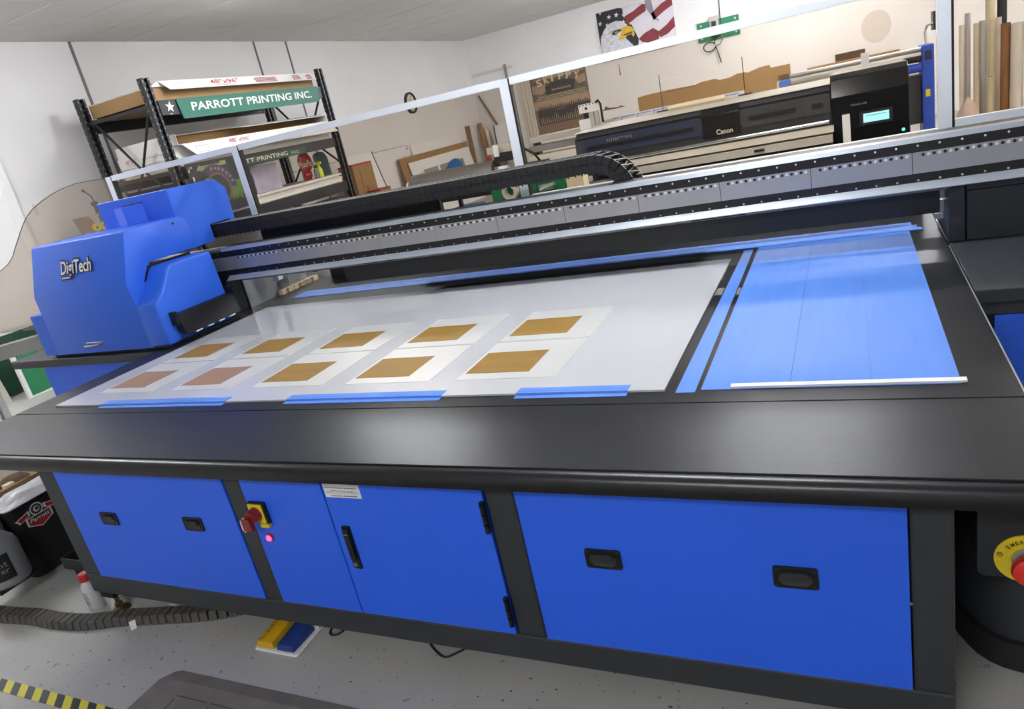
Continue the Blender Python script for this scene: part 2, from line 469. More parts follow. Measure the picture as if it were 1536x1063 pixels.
q.hexa([(sx - .026, 1.196, sz - .034), (sx + .004, 1.196, sz - .034), (sx + .004, 1.196, sz), (sx - .026, 1.196, sz)], [(sx - .026, 1.181, sz - .032), (sx + .004, 1.181, sz - .032), (sx + .004, 1.181, sz + .006), (sx - .026, 1.181, sz + .006)])
q.build('switch_knob', pc, smooth=40)
q = p('white').tube([(sx - .022, 1.19, sz + .004), (sx - .034, 1.188, sz - .004), (sx - .036, 1.188, sz - .03), (sx - .03, 1.19, sz - .04)], .0035, 6)
q.build('padlock_hasp', pc)
p('red').ring((-1.543, 1.2335, -.277), (0, -1, 0), .009, .0125, .006).build('lamp_bezel', pc)
p('led_red').lathe((-1.543, 1.2335, -.277), (0, -1, 0), [(.0095, 0), (.0095, .006), (.007, .010), (.003, .012)], 16).build('indicator_lamp', pc, smooth=60)
pd = p('blue').box(-1.289, -.808, 1.2335, 1.25, -.511, -.06).build('door', P, bevel=.0015, seg=1)
F = ((-1.283, 1.2335, -.131 + T), (1, 0, 0), (0, 0, 1))
q = G().use('white').plate(F, [(.0, 0), (.118, 0), (.118, .07), (.0, .07)], 0, .0006)
q.use('ink')
for k, (a, b, vv, hh) in enumerate(((.004, .108, .028, .0022), (.02, .10, .020, .0012), (.006, .11, .013, .0008), (.02, .055, .004, .0022), (.06, .104, .004, .0028), (.006, .11, .017, .0008))):
    x = a
    while x < b:
        l = random.uniform(.004, .010); q.plate(F, [(x, vv), (min(x + l, b), vv), (min(x + l, b), vv + hh), (x, vv + hh)], .0006, .0009); x += l + .0018
q.build('info_label', pd)
q = p('black').box(-1.262, -1.236, 1.228, 1.2335, -.352, -.219); q.box(-1.258, -1.240, 1.222, 1.228, -.318, -.225)
q.use('chrome').cyl((-1.249, 1.228, -.336), (-1.249, 1.223, -.336), .007, n=14)
q.box(-1.256, -1.242, 1.2215, 1.2225, -.241, -.239)
q.build('door_handle', pd)
for z0 in (-.205, -.478):
    q = p('black'); q.box(-.816, -.806, 1.223, 1.2335, z0, z0 + .085)
    for k in range(3): q.cyl((-.808, 1.222, z0 + .004 + k * .027), (-.808, 1.222, z0 + .026 + k * .027), .006, n=10)
    q.build('hinge', pd)
# emergency stop box at the right end of the frame
q = p('dark_side').prism(rrect(.184, .40, -.312, -.11, .014), 'y', 1.352, 1.46)
eb = q.build('stop_box', P)
F = ((.262, 1.352, -.267 + T), (1, 0, 0), (0, 0, 1))
q = G().use('yellow').plate(F, circ(0, 0, .052, 40), 0, .003)
q.use('black')
word = 'EMERGENCY'
for i, ch in enumerate(word):
    a = math.radians(138 - i * 12)
    o = Vector(F[0]) + V(math.cos(a) * .0345, 0, math.sin(a) * .0345)
    uu = V(math.sin(a), 0, -math.cos(a)); vv = V(math.cos(a), 0, math.sin(a))
    q.text(ch, (o - uu * .0028, uu, vv), 0, 0, .0056, .0085, .0004, .0034, bold=.01)
for i, ch in enumerate('STOP'):
    a = math.radians(250 + i * 13)
    o = Vector(F[0]) + V(math.cos(a) * .0435, 0, math.sin(a) * .0435)
    uu = V(-math.sin(a), 0, math.cos(a)); vv = V(-math.cos(a), 0, -math.sin(a))
    q.text(ch, (o - uu * .0028, uu, vv), 0, 0, .0056, .0085, .0004, .0034, bold=.01)
q.plate(F, [(x - .0425, z + .008) for x, z in circ(0, 0, .0052, 14)], .003, .0036)
q.use('yellow').plate(F, [(x - .0425, z + .008) for x, z in circ(0, 0, .004, 14)], .0036, .004)
q.use('black').plate(F, [(-.0452, .0075), (-.0398, .0075), (-.0398, .0085), (-.0452, .0085)], .004, .0044)
q.plate(F, [(-.0452, .0095), (-.0398, .0095), (-.0398, .0102), (-.0452, .0102)], .004, .0044)
q.build('stop_plate', eb)
G().use('steel').lathe((.262, 1.349, -.267 + T), (0, -1, 0), [(.025, 0), (.025, .008), (.020, .010), (.018, .026)], 24).build('stop_collar', eb, smooth=40)
G().use('red_button').lathe((.262, 1.323, -.267 + T), (0, -1, 0), [(.018, -.002), (.029, .002), (.031, .010), (.029, .018), (.020, .022), (.006, .0235)], 28).build('stop_button', eb, smooth=50)
p('chrome').cyl((.215, 1.352, -.148), (.215, 1.350, -.148), .002, n=8).build('screw', eb)
# ---- gantry: outriggers left and right
q = p('black_frame').box(-4.26, -3.05, 2.19, 2.9, -.05, -.006); q.build('outrigger_shelf', P, bevel=.006)
p('blue').box(-4.07, -3.06, 2.235, 3.35, -.26, -.052).build('outrigger_panel', P, bevel=.012)
p('black_matte').box(-4.0, -3.2, 2.4, 3.2, -.66, -.26).build('outrigger_body', P)
for x in (-3.9, -3.3):
    G().use('brass').cyl((x, 2.5, 0), (x, 2.5, .05), .03, n=16).build('levelling_foot', P)
p('black_frame').box(.290, 1.55, 2.195, 2.9, -.045, -.004).build('outrigger_shelf', P, bevel=.004)
p('black_matte').box(.295, 1.5, 2.262, 3.3, -.66, -.046).build('outrigger_body', P)
p('blue').box(.345, 1.5, 2.245, 2.262, -.42, -.098).build('outrigger_panel', P)
p('black_frame').box(.30, 1.5, 2.245, 2.262, -.095, -.046).build('outrigger_band', P)
for x in (.4, 1.3):
    G().use('brass').cyl((x, 2.4, 0), (x, 2.4, .05), .03, n=16).build('levelling_foot', P)
# columns that carry the beam
p('dark_side').box(.289, .336, 2.738, 3.1, -.004, .19).build('column', P, bevel=.003, seg=1)
p('dark_side').box(.3395, 1.5, 2.742, 3.1, -.004, .165).build('column', P, bevel=.003, seg=1)
p('dark_side').box(.3395, 1.5, 2.738, 3.1, .167, .19).build('column_cap', P)
p('black').box(-4.1, -3.052, 2.74, 2.86, -.006, .215).build('column', P)
p('steel_plate').box(-4.1, -3.045, 2.862, 3.35, -.006, .2).build('column', P)
p('steel').box(-3.05, -3.042, 2.845, 2.861, -.006, .2).build('column_edge', P)
q = p('steel').box(-3.04, -3.02, 3.1, 3.16, .04, .075); q.box(-3.04, -3.01, 3.13, 3.15, .075, .1); q.build('clamp', P)
q = p('steel').box(.27, .288, 2.86, 2.92, .08, .12); q.box(.262, .288, 2.88, 2.94, .05, .068); q.box(.268, .288, 2.84, 2.87, .13, .16); q.build('clamp', P)
# beam
BL, BR = -4.12, 1.55
beam = p('black_rail').box(BL, BR, 2.724, 2.815, .196, .346).build('gantry_beam', P)
k = 0
x = .186 - .31 * 13
while x < BR - .05:
    x1 = min(x + .309, BR)
    if x1 > BL: p('steel_plate').box(max(x + .0008, BL), x1 - .0004, 2.7195, 2.724, .246, .3145).build('rail_plate', beam)
    x += .31
q = p('black'); q2 = p('hole_white'); k = 0
x = .186 - .31 * 10 + .0155
while x < 1.5:
    t = ((x - .186) / .31) % 1
    if .06 < t < .96:
        (q if k % 2 else q2).cyl((x, 2.7195, .3055), (x, 2.7188, .3055), .0052, n=12)
    x += .0155; k += 1
q.build('bolt_hole', beam, kind='stuff'); 
q2.use('steel')
x = .202 - .062 * 52
q3 = p('chrome')
while x < 1.5:
    for z in (.2235, .336): q3.cyl((x, 2.724, z), (x, 2.721, z), .0036, n=8)
    x += .062
q2.build('bolt', beam, kind='stuff')
q3.build('screw', beam, kind='stuff')
# bright lips above and below
p('alu_lip').prism([(2.724, .2165), (2.694, .1965), (2.694, .194), (2.727, .194)], 'x', -2.99, BR).build('lower_lip', beam)
q = p('alu_lip').prism([(2.719, .3465), (2.724, .3615), (2.746, .3655), (2.746, .346)], 'x', -2.99, BR)
q.build('upper_lip', beam)
p('black').box(-2.99, BR, 2.746, 2.815, .3465, .3655).build('beam_top', beam)
p('black').box(-.55, -.35, 2.70, 2.76, .188, .193).build('bracket', beam); p('black').box(-2.1, -1.9, 2.70, 2.76, .188, .193).build('bracket', beam)
p('grey_machine').box(-2.95, BR, 2.75, 2.80, .176, .195).build('beam_underside', beam)
# tray that carries the cable chain
p('black_matte').box(-2.9, .27, 3.40, 3.42, .0, .20).build('rear_dark_fill', P)  # black plate added behind the bed to darken the view under the beam
p('black').box(-2.3, .27, 2.80, 2.8155, .09, .1955).build('beam_dark_fill', P)  # black sheet added to keep the gap below the beam dark
tray = p('black_matte').box(-1.9, -.55, 2.816, 2.99, .095, .105).build('chain_tray', P)
p('black').box(-2.93, -1.77, 2.976, 2.992, .33, .40).build('chain_guide', P)
# drag chain
chain = D.objects.new('drag_chain', None); COL.objects.link(chain); chain.parent = P; chain.location = (0, 0, 0); ORIG[chain.name] = worig(P)
pitch = .0302
link = G().use('black_matte')
link.box(-.0142, .0142, -.07, -.058, -.032, .036); link.box(-.0142, .0142, .058, .07, -.032, .036)
link.box(-.0165, -.010, -.0715, -.0705, -.040, -.010); 
link.box(-.010, .008, -.058, .058, -.036, -.031); link.box(-.004, .004, -.058, .058, .026, .034); link.use('wear').box(-.0152, .0152, -.0705, -.066, .036, .0375); link.box(-.0152, .0152, .062, .0665, .036, .0375); link.hexa([(-.0142, -.058, .034), (-.010, -.058, .034), (.010, .058, .034), (.006, .058, .034)], [(-.0142, -.058, .036), (-.010, -.058, .036), (.010, .058, .036), (.006, .058, .036)])
link.use('black').box(-.0142, .0142, -.0722, -.0703, .006, .012)
lm = link.mesh('link')
cx, cz, rr = -.955, .2985 + T, .149
pts = []
x = -3.12
while x < cx: pts.append((x, cz + rr, 0.)); x += pitch
s = x - cx
while s < math.pi * rr:
    a = s / rr; pts.append((cx + math.sin(a) * rr, cz + math.cos(a) * rr, a)); s += pitch
x = cx - (s - math.pi * rr)
while x > -1.9: pts.append((x, cz - rr, math.pi)); x -= pitch
po = Vector(worig(P))
for x, z, a in pts:
    ob = D.objects.new('link', lm); COL.objects.link(ob); ob.parent = chain
    ob.location = Vector((x, 2.901, z)) - po; ob.rotation_euler = (0, a, 0)
# ---- clear safety screen behind the beam
scr = D.objects.new('safety_screen', None); COL.objects.link(scr); scr.parent = P; scr.location = (0, 0, 0); ORIG[scr.name] = worig(P)
for x in (-4.012, -2.962, -1.334, .315):
    q = p('aluminium').box(x - .026, x + .016, 3.012, 3.05, .10, .853)
    q.use('black').box(x + .016, x + .024, 3.016, 3.045, .30, .852)
    q.build('post', scr)
px = [-4.012, -2.962, -1.334, .315, 1.6]
for a, b in zip(px, px[1:]):
    p('aluminium').box(a + .0245, b - .0265, 3.014, 3.045, .825, .856).build('top_rail', scr)
    zr = .335 if a > 0 else (.312 if b > 0 else .30)
    p('aluminium').box(a + .0245, b - .0265, 3.014, 3.045, zr, zr + .033).build('rail', scr)
    p('acrylic').box(a + .025, b - .027, 3.027, 3.031, zr + .0335, .824).build('pane', scr)
p('aluminium').box(1.55, 1.6, 3.012, 3.05, .0, .853).build('post', scr)
q = p('black_matte').box(-2.0, 1.55, 3.0, 3.05, .07, .10).build('screen_base', scr)
F = ((0, 3.03, T), (1, 0, 0), (0, 0, 1))
edge = [(-4.042, .852), (-4.10, .853), (-4.23, .860), (-4.36, .862), (-4.49, .852), (-4.61, .834), (-4.74, .808), (-4.87, .771), (-4.97, .726), (-5.04, .681), (-5.10, .64), (-5.16, .594), (-5.22, .55), (-5.285, .499), (-5.37, .455), (-5.483, .419), (-5.7, .385), (-6.0, .37), (-6.0, -.04), (-4.042, -.04)]
G().use('acrylic_shield').plate(F, edge, -.002, .002).build('curved_shield', scr)
G().use('charcoal').tube([(a, 3.03, b + T) for a, b in edge[:17]], .0022, 5).build('shield_edge', scr)
# ---- carriage (print head cover)
car = D.objects.new('carriage', None); COL.objects.link(car); car.parent = P; car.location = (0, 0, 0); ORIG[car.name] = worig(P)
def arc(cy, cz, r, a0, a1, n=6): return [(cy + r * math.cos(math.radians(a0 + (a1 - a0) * i / n)), cz + r * math.sin(math.radians(a0 + (a1 - a0) * i / n))) for i in range(n + 1)]
yz = [(2.2, .012), (2.2, .33), (2.288, .568), (2.30, .574)] + arc(2.60, .514, .06, 90, 0) + arc(2.60, .46, .06, 0, -90) + [(2.36, .40), (2.36, .012)]
q = p('blue_head').prism(yz, 'x', -3.815, -3.085)
q.build('front_cover', car, bevel=.004, seg=2, smooth=30)
q = p('blue_head').hexa([(-3.93, 2.205, .012), (-3.816, 2.205, .012), (-3.816, 2.60, .012), (-3.93, 2.60, .012)], [(-3.93, 2.205, .235), (-3.816, 2.205, .235), (-3.816, 2.60, .235), (-3.93, 2.60, .235)])
q.build('side_flange', car, bevel=.003)
q = p('blue_head').prism([(-3.0845, .014), (-3.06, .014), (-3.0845, .33)], 'y', 2.2005, 2.36); q.build('corner_gusset', car)
yz2 = [(2.2, .014), (2.2, .225), (2.262, .272), (2.335, .366), (2.35, .380), (2.61, .3775), (2.625, .014)]
q = p('blue_head').prism(yz2, 'x', -3.0835, -2.94)
q.build('side_cover', car, bevel=.014, seg=3, smooth=50)
p('black').prism([(2.212, .008), (2.212, .224), (2.268, .28), (2.345, .389), (2.61, .389), (2.63, .008)], 'x', -3.09, -3.0836).build('cover_gap', car)
p('black').box(-3.9, -2.96, 2.23, 2.66, -.004, .013).build('carriage_base', car)
# rear housing with stepped underside
yz3 = [(2.615, .395), (2.615, .7135), (2.935, .7125), (3.0, .655), (2.995, .478), (2.955, .478), (2.955, .489), (2.812, .489), (2.812, .40)]
p('blue_head').prism(yz3, 'x', -3.652, -3.10).build('rear_cover', car, bevel=.003, seg=1)
q = p('blue_head').hexa([(-3.53, 2.614, .575), (-3.303, 2.614, .575), (-3.303, 2.614, .674), (-3.53, 2.614, .674)], [(-3.53, 2.612, .575), (-3.385, 2.55, .575), (-3.385, 2.55, .669), (-3.53, 2.612, .669)])
q.build('vent_hood', car)
p('black').box(-3.46, -3.30, 2.613, 2.6145, .674, .678).build('vent_slot', car)
p('black').box(-3.63, -3.36, 2.80, 2.92, .7135, .732).build('top_cap', car)
p('black').cyl((-3.0845, 2.57, .545), (-3.082, 2.57, .545), .006, n=12).build('screw', car)
# lamp bar on the side cover
q = p('black').hexa([(-2.939, 2.265, .062), (-2.939, 2.625, .062), (-2.939, 2.625, .150), (-2.939, 2.265, .150)], [(-2.885, 2.265, .045), (-2.885, 2.625, .045), (-2.905, 2.625, .145), (-2.905, 2.265, .145)])
q.box(-2.95, -2.90, 2.248, 2.264, .10, .165); q.box(-2.95, -2.90, 2.626, 2.642, .08, .18)
bar = q.build('lamp_bar', car)
for yy in (2.32, 2.395, 2.47, 2.545):
    p('white_gloss').box(-2.9, -2.882, yy, yy + .036, .040, .046).build('lamp_clip', bar)
p('black').tube([(-2.93, 2.27, .055), (-2.92, 2.265, .03), (-2.925, 2.29, .022)], .003, 6).build('cable', bar)
# chrome grab handle
q = p('chrome').box(-3.54, -3.42, 2.192, 2.1995, .066, .071)
q.tube([(-3.53, 2.199, .058), (-3.53, 2.175, .056), (-3.43, 2.175, .060), (-3.41, 2.199, .066)], .006, 8)
q.build('handle', car, smooth=40)
# raised lettering on the sloped face
o = V(-3.566, 2.2, .33 + T); vv = V(0, .088, .238).normalized(); o = o + vv * .088
F = (o, (1, 0, 0), vv)
q = G().use('black')
q.text('DigiTech', F, -.006, -.020, .252, .102, .003, .002, bold=.06)
q.plate(F, [(.0, -.020), (.075, -.020), (.075, -.004), (.0, -.004)], .001, .005)
q.build('badge_backing', car)
q = G().use('white')
q.text('DigiTech', F, 0, -.014, .238, .088, .004, .003, bold=.018)
q.plate(F, [(.006, -.014), (.07, -.014), (.07, -.008), (.006, -.008)], .0055, .0072)
q.build('badge', car)

# ================================================================ ON THE BED
sheet = thing('print_sheet', 'large glossy light grey plastic sheet on the printer bed with ten white printed cards', 'plastic sheet', (-1.65, 2.18, T))
p('sheet').box(-2.872, -.432, 1.562, 2.792, .0005, .006).build('sheet', sheet)
for j, (y0, y1, yb0, yb1) in enumerate(((1.668, 1.974, 1.714, 1.884), (1.986, 2.296, 2.036, 2.203))):
    for i in range(5):
        x0 = -2.752 + i * .4175
        w_ = p('print_white').box(x0, x0 + .322, y0, y1, .0062, .0068).build('printed_card', sheet)
        b0 = x0 + (.010 if j == 0 else .014)
        pk = 'bronze_pink' if (j == 0 and i < 2) else 'bronze'
        p(pk).box(b0, b0 + .212, yb0, yb1, .0069, .0074).build('bronze_panel', w_, label='pinkish bronze panel' if pk == 'bronze_pink' else None)
q = p('white'); F = ((-.59, 2.665, T + .0061), (1, 0, 0), (0, 1, 0))
for k in range(9): q.plate(F, [(k * .0115, .0), (k * .0115 + .009, .006), (k * .0115 + .007, .1), (k * .0115 + .001, .096)], 0, .0004)
q.build('small_label', sheet)
def tape(name, label, x0, x1, y0, y1, z=.0066, m='tape_blue', crease=None):
    q = p(m).raw([(x0, y0, z), (x1, y0, z), (x1 - .006, y1, z), (x0 + .006, y1, z), (x0, y0, z + .0006), (x1, y0, z + .0006), (x1 - .006, y1, z + .0006), (x0 + .006, y1, z + .0006)],
                     [(0, 3, 2, 1), (4, 5, 6, 7), (0, 1, 5, 4), (1, 2, 6, 5), (2, 3, 7, 6), (3, 0, 4, 7)])
    if crease: q.use('tape_blue_dark').box(x0 + .004, x1 - .006, crease, crease + .003, z + .0006, z + .0009)
    return tag(q.build(name), label, 'tape')
def front_tape(x0, x1, label):
    q = p('tape_blue'); y0, y1 = 1.541, 1.595
    prof = [(y0, .0004), (1.5605, .0006), (1.5615, .0066), (y1, .0066), (y1, .0074), (1.5606, .0074), (1.559, .0012), (y0, .0010)]
    q.prism(prof, 'x', x0, x1)
    q.use('tape_blue_dark').box(x0, x1, 1.572, 1.575, .0074, .0077)
    return tag(q.build('masking_tape'), label, 'tape', None)
front_tape(-2.585, -1.93, 'blue masking tape strip on the sheet front edge, furthest left of three')
front_tape(-1.657, -1.072, 'blue masking tape strip on the sheet front edge, middle one of three')
front_tape(-.836, -.525, 'short blue masking tape strip on the sheet front edge, right of three')
tape('masking_tape', 'narrow blue tape strip running front to back between sheet and blue masked area', -.405, -.358, 1.553, 2.925, .0004)
f = thing('masked_area', 'wide area of blue masking tape covering the right of the black bed', 'masking tape', (-.08, 2.25, T))
xs = [-.346, -.147, .02, .186]
for a, b in zip(xs, xs[1:]):
    p('tape_blue').box(a, b - (.0012 if a < -.3 else .0004), 1.566, 2.95, .0004, .001 + .0002).build('tape_strip', f)
tape('masking_tape', 'long blue tape strip along the bed back, nearer the front of the pair', -2.842, .232, 2.952, 2.995, .0014, 'tape_blue_dark')
q = p('tape_blue_dark').box(-2.845, .215, 3.0, 3.042, .0004, .001); tag(q.build('masking_tape'), 'long blue tape strip along the bed back, middle strip under the gantry', 'tape')
q = p('tape_blue_dark').box(-2.845, .20, 3.046, 3.09, .0004, .001); tag(q.build('masking_tape'), 'long blue tape strip along the bed back, rearmost under the gantry', 'tape')
q = p('white').box(-.277, .196, 1.569, 1.588, .0013, .006); tag(q.build('edge_strip'), 'thin white plastic strip along the front of the blue masked area', 'strip')
q = p('clear_tape').box(-.43, -.405, 2.335, 2.415, .0004, .0010); q.box(-.358, -.347, 2.32, 2.40, .0004, .0010); 
tag(q.build('clear_tape'), 'greyish clear tape bridging the black gaps beside the blue strip', 'tape')
# small cartons on the left guide rail
for i, (y0, y1) in enumerate(((3.07, 3.17), (3.18, 3.29), (3.30, 3.40))):
    q = p('cream').box(-3.035, -3.005, y0, y1, .0, .028)
    q.use('carton').box(-3.004, -3.003, y0 + .035, y0 + .055, .0, .028)
    tag(q.build('small_carton'), ['small cream carton at the bed left edge, nearest of three', 'small cream carton at the bed left edge, middle of three', 'small cream carton at the bed left edge, furthest of three'][i], 'carton', 'small cartons at the bed edge')

# ================================================================ ON THE FLOOR AROUND THE PRINTER
# cable cover: hinged segments snaking under the table
cc = thing('cable_cover', 'dark segmented rubber cable chain snaking over the floor at the lower left', 'cable cover', (-2.6, 1.17, 0))
path = [(-3.6, 1.15), (-3.1, 1.142), (-2.85, 1.162), (-2.7, 1.165), (-2.55, 1.185), (-2.40, 1.235), (-2.25, 1.27), (-2.05, 1.325), (-1.9, 1.40)]
def cat(path, step):
    out = []; acc = 0
    pp = [Vector((a, b, 0)) for a, b in path]
    dense = []
    n = len(pp)
    for i in range(n - 1):
        p0, p1, p2, p3 = pp[max(i - 1, 0)], pp[i], pp[i + 1], pp[min(i + 2, n - 1)]
        for k in range(40):
            t = k / 40
            dense.append(.5 * ((2 * p1) + (-p0 + p2) * t + (2 * p0 - 5 * p1 + 4 * p2 - p3) * t * t + (-p0 + 3 * p1 - 3 * p2 + p3) * t ** 3))
    last = dense[0]; out.append((dense[0], dense[1] - dense[0]))
    for a, b in zip(dense, dense[1:]):
        acc += (b - a).length
        if acc >= step: out.append((b, b - a)); acc = 0
    return out
seg = G().use('rubber'); seg.prism([(-.032, 0), (.032, 0), (.027, .030), (.022, .034), (-.022, .034), (-.027, .030)], 'x', -.0138, .0138)
seg.use('black').box(-.0155, -.0138, -.024, .024, .002, .028)
sm = seg.mesh('segment')
for c, d in cat(path, .0305):
    ob = D.objects.new('segment', sm); COL.objects.link(ob); ob.parent = cc
    ob.location = c - Vector(worig(cc)); ob.rotation_euler = (0, 0, math.atan2(d.y, d.x))
# rounded housing below the right outrigger, with a black skirting
hp = [(x, y) for (c, d) in [(k[0], k[1]) for k in cat([(.142, 2.15), (.150, 1.85), (.168, 1.68), (.210, 1.575), (.255, 1.535), (.30, 1.522), (.335, 1.517)], .03)] for x, y in [(c.x, c.y)]]
outer = hp + [(.34, 2.16), (.142, 2.16)]
inner = [(min(x + .012, .328), y + .012) for x, y in hp] + [(.328, 2.15), (.155, 2.15)]
g('corner_grey').prism(inner, 'z', .002, T - .102).build('corner_housing', P, smooth=50)
g('black_matte').prism(outer, 'z', .001, .075).build('skirting', P, smooth=50)
# hazard tape and mat
q = g('hazard').box(-3.6, -2.03, .868, .910, .0004, .0012); tag(q.build('hazard_tape'), 'yellow and black striped floor marking tape in the bottom left corner', 'tape')
m_ = thing('floor_mat', 'dark grey rubber floor mat with patterned top at the bottom of the picture', 'mat', (-1.0, .8, 0))
lo = [(-2.03, -.2), (1.2, -.2), (1.2, 1.08), (-1.95, 1.08), (-1.972, 1.07), (-2.0, 1.035)]
hi = [(-1.965, -.15), (1.15, -.15), (1.15, 1.035), (-1.925, 1.035), (-1.935, 1.03), (-1.945, 1.015)]
n = len(lo)
q = g('mat_rubber').raw([(a, b, .0005) for a, b in lo] + [(a, b, .004) for a, b in lo] + [(a, b, .015) for a, b in hi], [list(range(n))[::-1]] + [(k * n + i, k * n + (i + 1) % n, (k + 1) * n + (i + 1) % n, (k + 1) * n + i) for k in range(2) for i in range(n)] + [list(range(2 * n, 3 * n))])
q.build('mat', m_)
q = g('mat_groove')
for i in range(16):
    x = -1.86 + i * .14
    for j in range(4):
        y = .985 - j * .14
        q.box(x, x + .125, y, y + .003, .0151, .0158); q.box(x, x + .003, y - .12, y - .01, .0151, .0158)
        q.hexa([(x + .03, y - .10, .0151), (x + .034, y - .10, .0151), (x + .098, y - .03, .0151), (x + .094, y - .03, .0151)], [(x + .03, y - .10, .0158), (x + .034, y - .10, .0158), (x + .098, y - .03, .0158), (x + .094, y - .03, .0158)])
q.build('groove', m_, kind='stuff')
# pedals
pe = thing('foot_pedal', 'white double foot pedal with yellow and blue treadles under the printer', 'foot pedal', (-1.68, 1.27, 0))
q = g('white').prism(rrect(-1.765, -1.585, 1.206, 1.36, .012), 'z', .0005, .008); q.box(-1.765, -1.590, 1.322, 1.365, .008, .03); q.build('base', pe, bevel=.002, seg=1)
for x0, m1, nm in ((-1.755, 'yellow_pedal', 'yellow treadle'), (-1.672, 'blue_pedal', 'blue treadle')):
    q = g(m1).hexa([(x0, 1.213, .0085), (x0 + .07, 1.213, .0085), (x0 + .07, 1.318, .0085), (x0, 1.318, .0085)], [(x0 + .004, 1.214, .030), (x0 + .066, 1.214, .030), (x0 + .066, 1.316, .040), (x0 + .004, 1.316, .040)])
    tr = q.build('treadle', pe, label=nm, bevel=.004, seg=2)
    q = g('black' if m1 == 'yellow_pedal' else 'navy')
    for k in range(9):
        y = 1.222 + k * .0095; z = .0305 + (y - 1.214) / .102 * .010
        q.raw([(x0 + .006, y, z), (x0 + .026, y + .008, z + .0008), (x0 + .026, y + .011, z + .0011), (x0 + .006, y + .003, z + .0003)], [(0, 1, 2, 3)])
    q.build('tread_groove', tr)
def cab(name, label, pts, r=.0035):
    z = pts[0][2]; q = g('black').tube([(c.x, c.y, z) for c, d in cat([(a, b) for a, b, _ in pts], .008)], r, 7); return tag(q.build(name, smooth=60), label, 'cable')
cab('cable', 'black cable loop on the floor right of the foot pedal', [(-1.555, 1.40, .004), (-1.553, 1.34, .004), (-1.54, 1.315, .004), (-1.52, 1.315, .004), (-1.505, 1.335, .004), (-1.50, 1.40, .004)])
cab('cable', 'thin black cable on the floor under the cabinet door', [(-1.22, 1.42, .004), (-1.19, 1.35, .004), (-1.145, 1.313, .004), (-1.11, 1.299, .004), (-1.09, 1.31, .004), (-1.05, 1.36, .004), (-1.03, 1.42, .004)])
q = g('white').raw([(-2.36, 1.205, .02), (-2.335, 1.19, .002), (-2.325, 1.205, .003), (-2.345, 1.222, .024), (-2.385, 1.23, .012)], [(0, 1, 2, 3), (0, 3, 4)]); tag(q.build('paper_scrap', recalc=False), 'torn white paper scrap lying against the cable chain', 'paper')
q = g('white').box(-2.31, -2.27, 1.33, 1.345, .0005, .003); tag(q.build('paper_scrap'), 'thin white paper sliver on the floor behind the cable chain', 'paper')
# chips and specks of the painted floor
q = g('chip'); rnd = random.Random(3)
for i in range(420):
    x, y = rnd.uniform(-3.2, .2), rnd.uniform(.85, 1.5)
    if x > -2.05 and y < 1.09: continue
    r = rnd.choice((.0015, .002, .003, .0045)); n = 5
    q.raw([(x + math.cos(2 * math.pi * k / n) * r * rnd.uniform(.5, 1.6), y + math.sin(2 * math.pi * k / n) * r * rnd.uniform(.4, 1), .0004) for k in range(n)], [list(range(n))])
o = q.build('floor_chips', recalc=False, kind='stuff'); o['label'] = 'dark chips and specks in the grey floor paint'; o['category'] = 'paint chips'
# bottle with red cap
bt = thing('solvent_bottle', 'clear plastic bottle with a red cap beside the printer foot', 'bottle', (-2.632, 1.272, 0))
g('bottle').lathe((-2.632, 1.272, 0), (0, 0, 1), [(.026, 0), (.029, .006), (.029, .085), (.027, .10), (.016, .122), (.014, .128)], 20).build('body', bt, smooth=50)
g('red').lathe((-2.632, 1.272, .122), (0, 0, 1), [(.021, 0), (.021, .026), (.018, .029)], 20).build('cap', bt, smooth=40)
q = g('ink')
for k in range(7):
    a0 = -1.9
    for j in range(5):
        a = a0 + j * .17; z = .03 + k * .008
        q.raw([(-2.632 + math.cos(b) * .0295, 1.272 + math.sin(b) * .0295, zz) for b, zz in ((a, z), (a + .12, z), (a + .12, z + .003), (a, z + .003))], [(0, 1, 2, 3)])
q.build('label_text', bt, recalc=False)
# sprayer nozzle seen above the cap
bt2 = thing('spray_bottle', 'red topped spray bottle mostly hidden behind the left leg', 'bottle', (-2.60, 1.365, 0))
g('bottle').lathe((-2.60, 1.365, 0), (0, 0, 1), [(.03, 0), (.03, .09), (.014, .12), (.012, .13)], 16).build('body', bt2, smooth=50)
q = g('red').lathe((-2.60, 1.365, .13), (0, 0, 1), [(.015, 0), (.015, .02), (.008, .022), (.008, .04)], 14); q.box(-2.62, -2.585, 1.355, 1.375, .168, .19); q.build('sprayer', bt2)
# black tray attached low on the leg
tr = thing('drip_tray', 'small open black drip tray hanging beside the left printer leg', 'tray', (-2.85, 1.5, 0))
q = g('charcoal'); x0, x1, y0, y1, z0, z1 = -2.965, -2.80, 1.38, 1.56, .055, .105
q.box(x0, x1, y0, y0 + .004, z0, z1); q.box(x0, x1, y1 - .004, y1, z0, z1); q.box(x0, x0 + .004, y0 + .004, y1 - .004, z0, z1); q.box(x1 - .004, x1, y0 + .004, y1 - .004, z0, z1)
q.box(x0 + .004, x1 - .004, y0 + .004, y1 - .004, z0, z0 + .004); q.build('tray', tr)
g('black').box(x0 + .02, x1 - .02, y0 + .02, y1 - .02, 0, .0545).build('stand', tr)
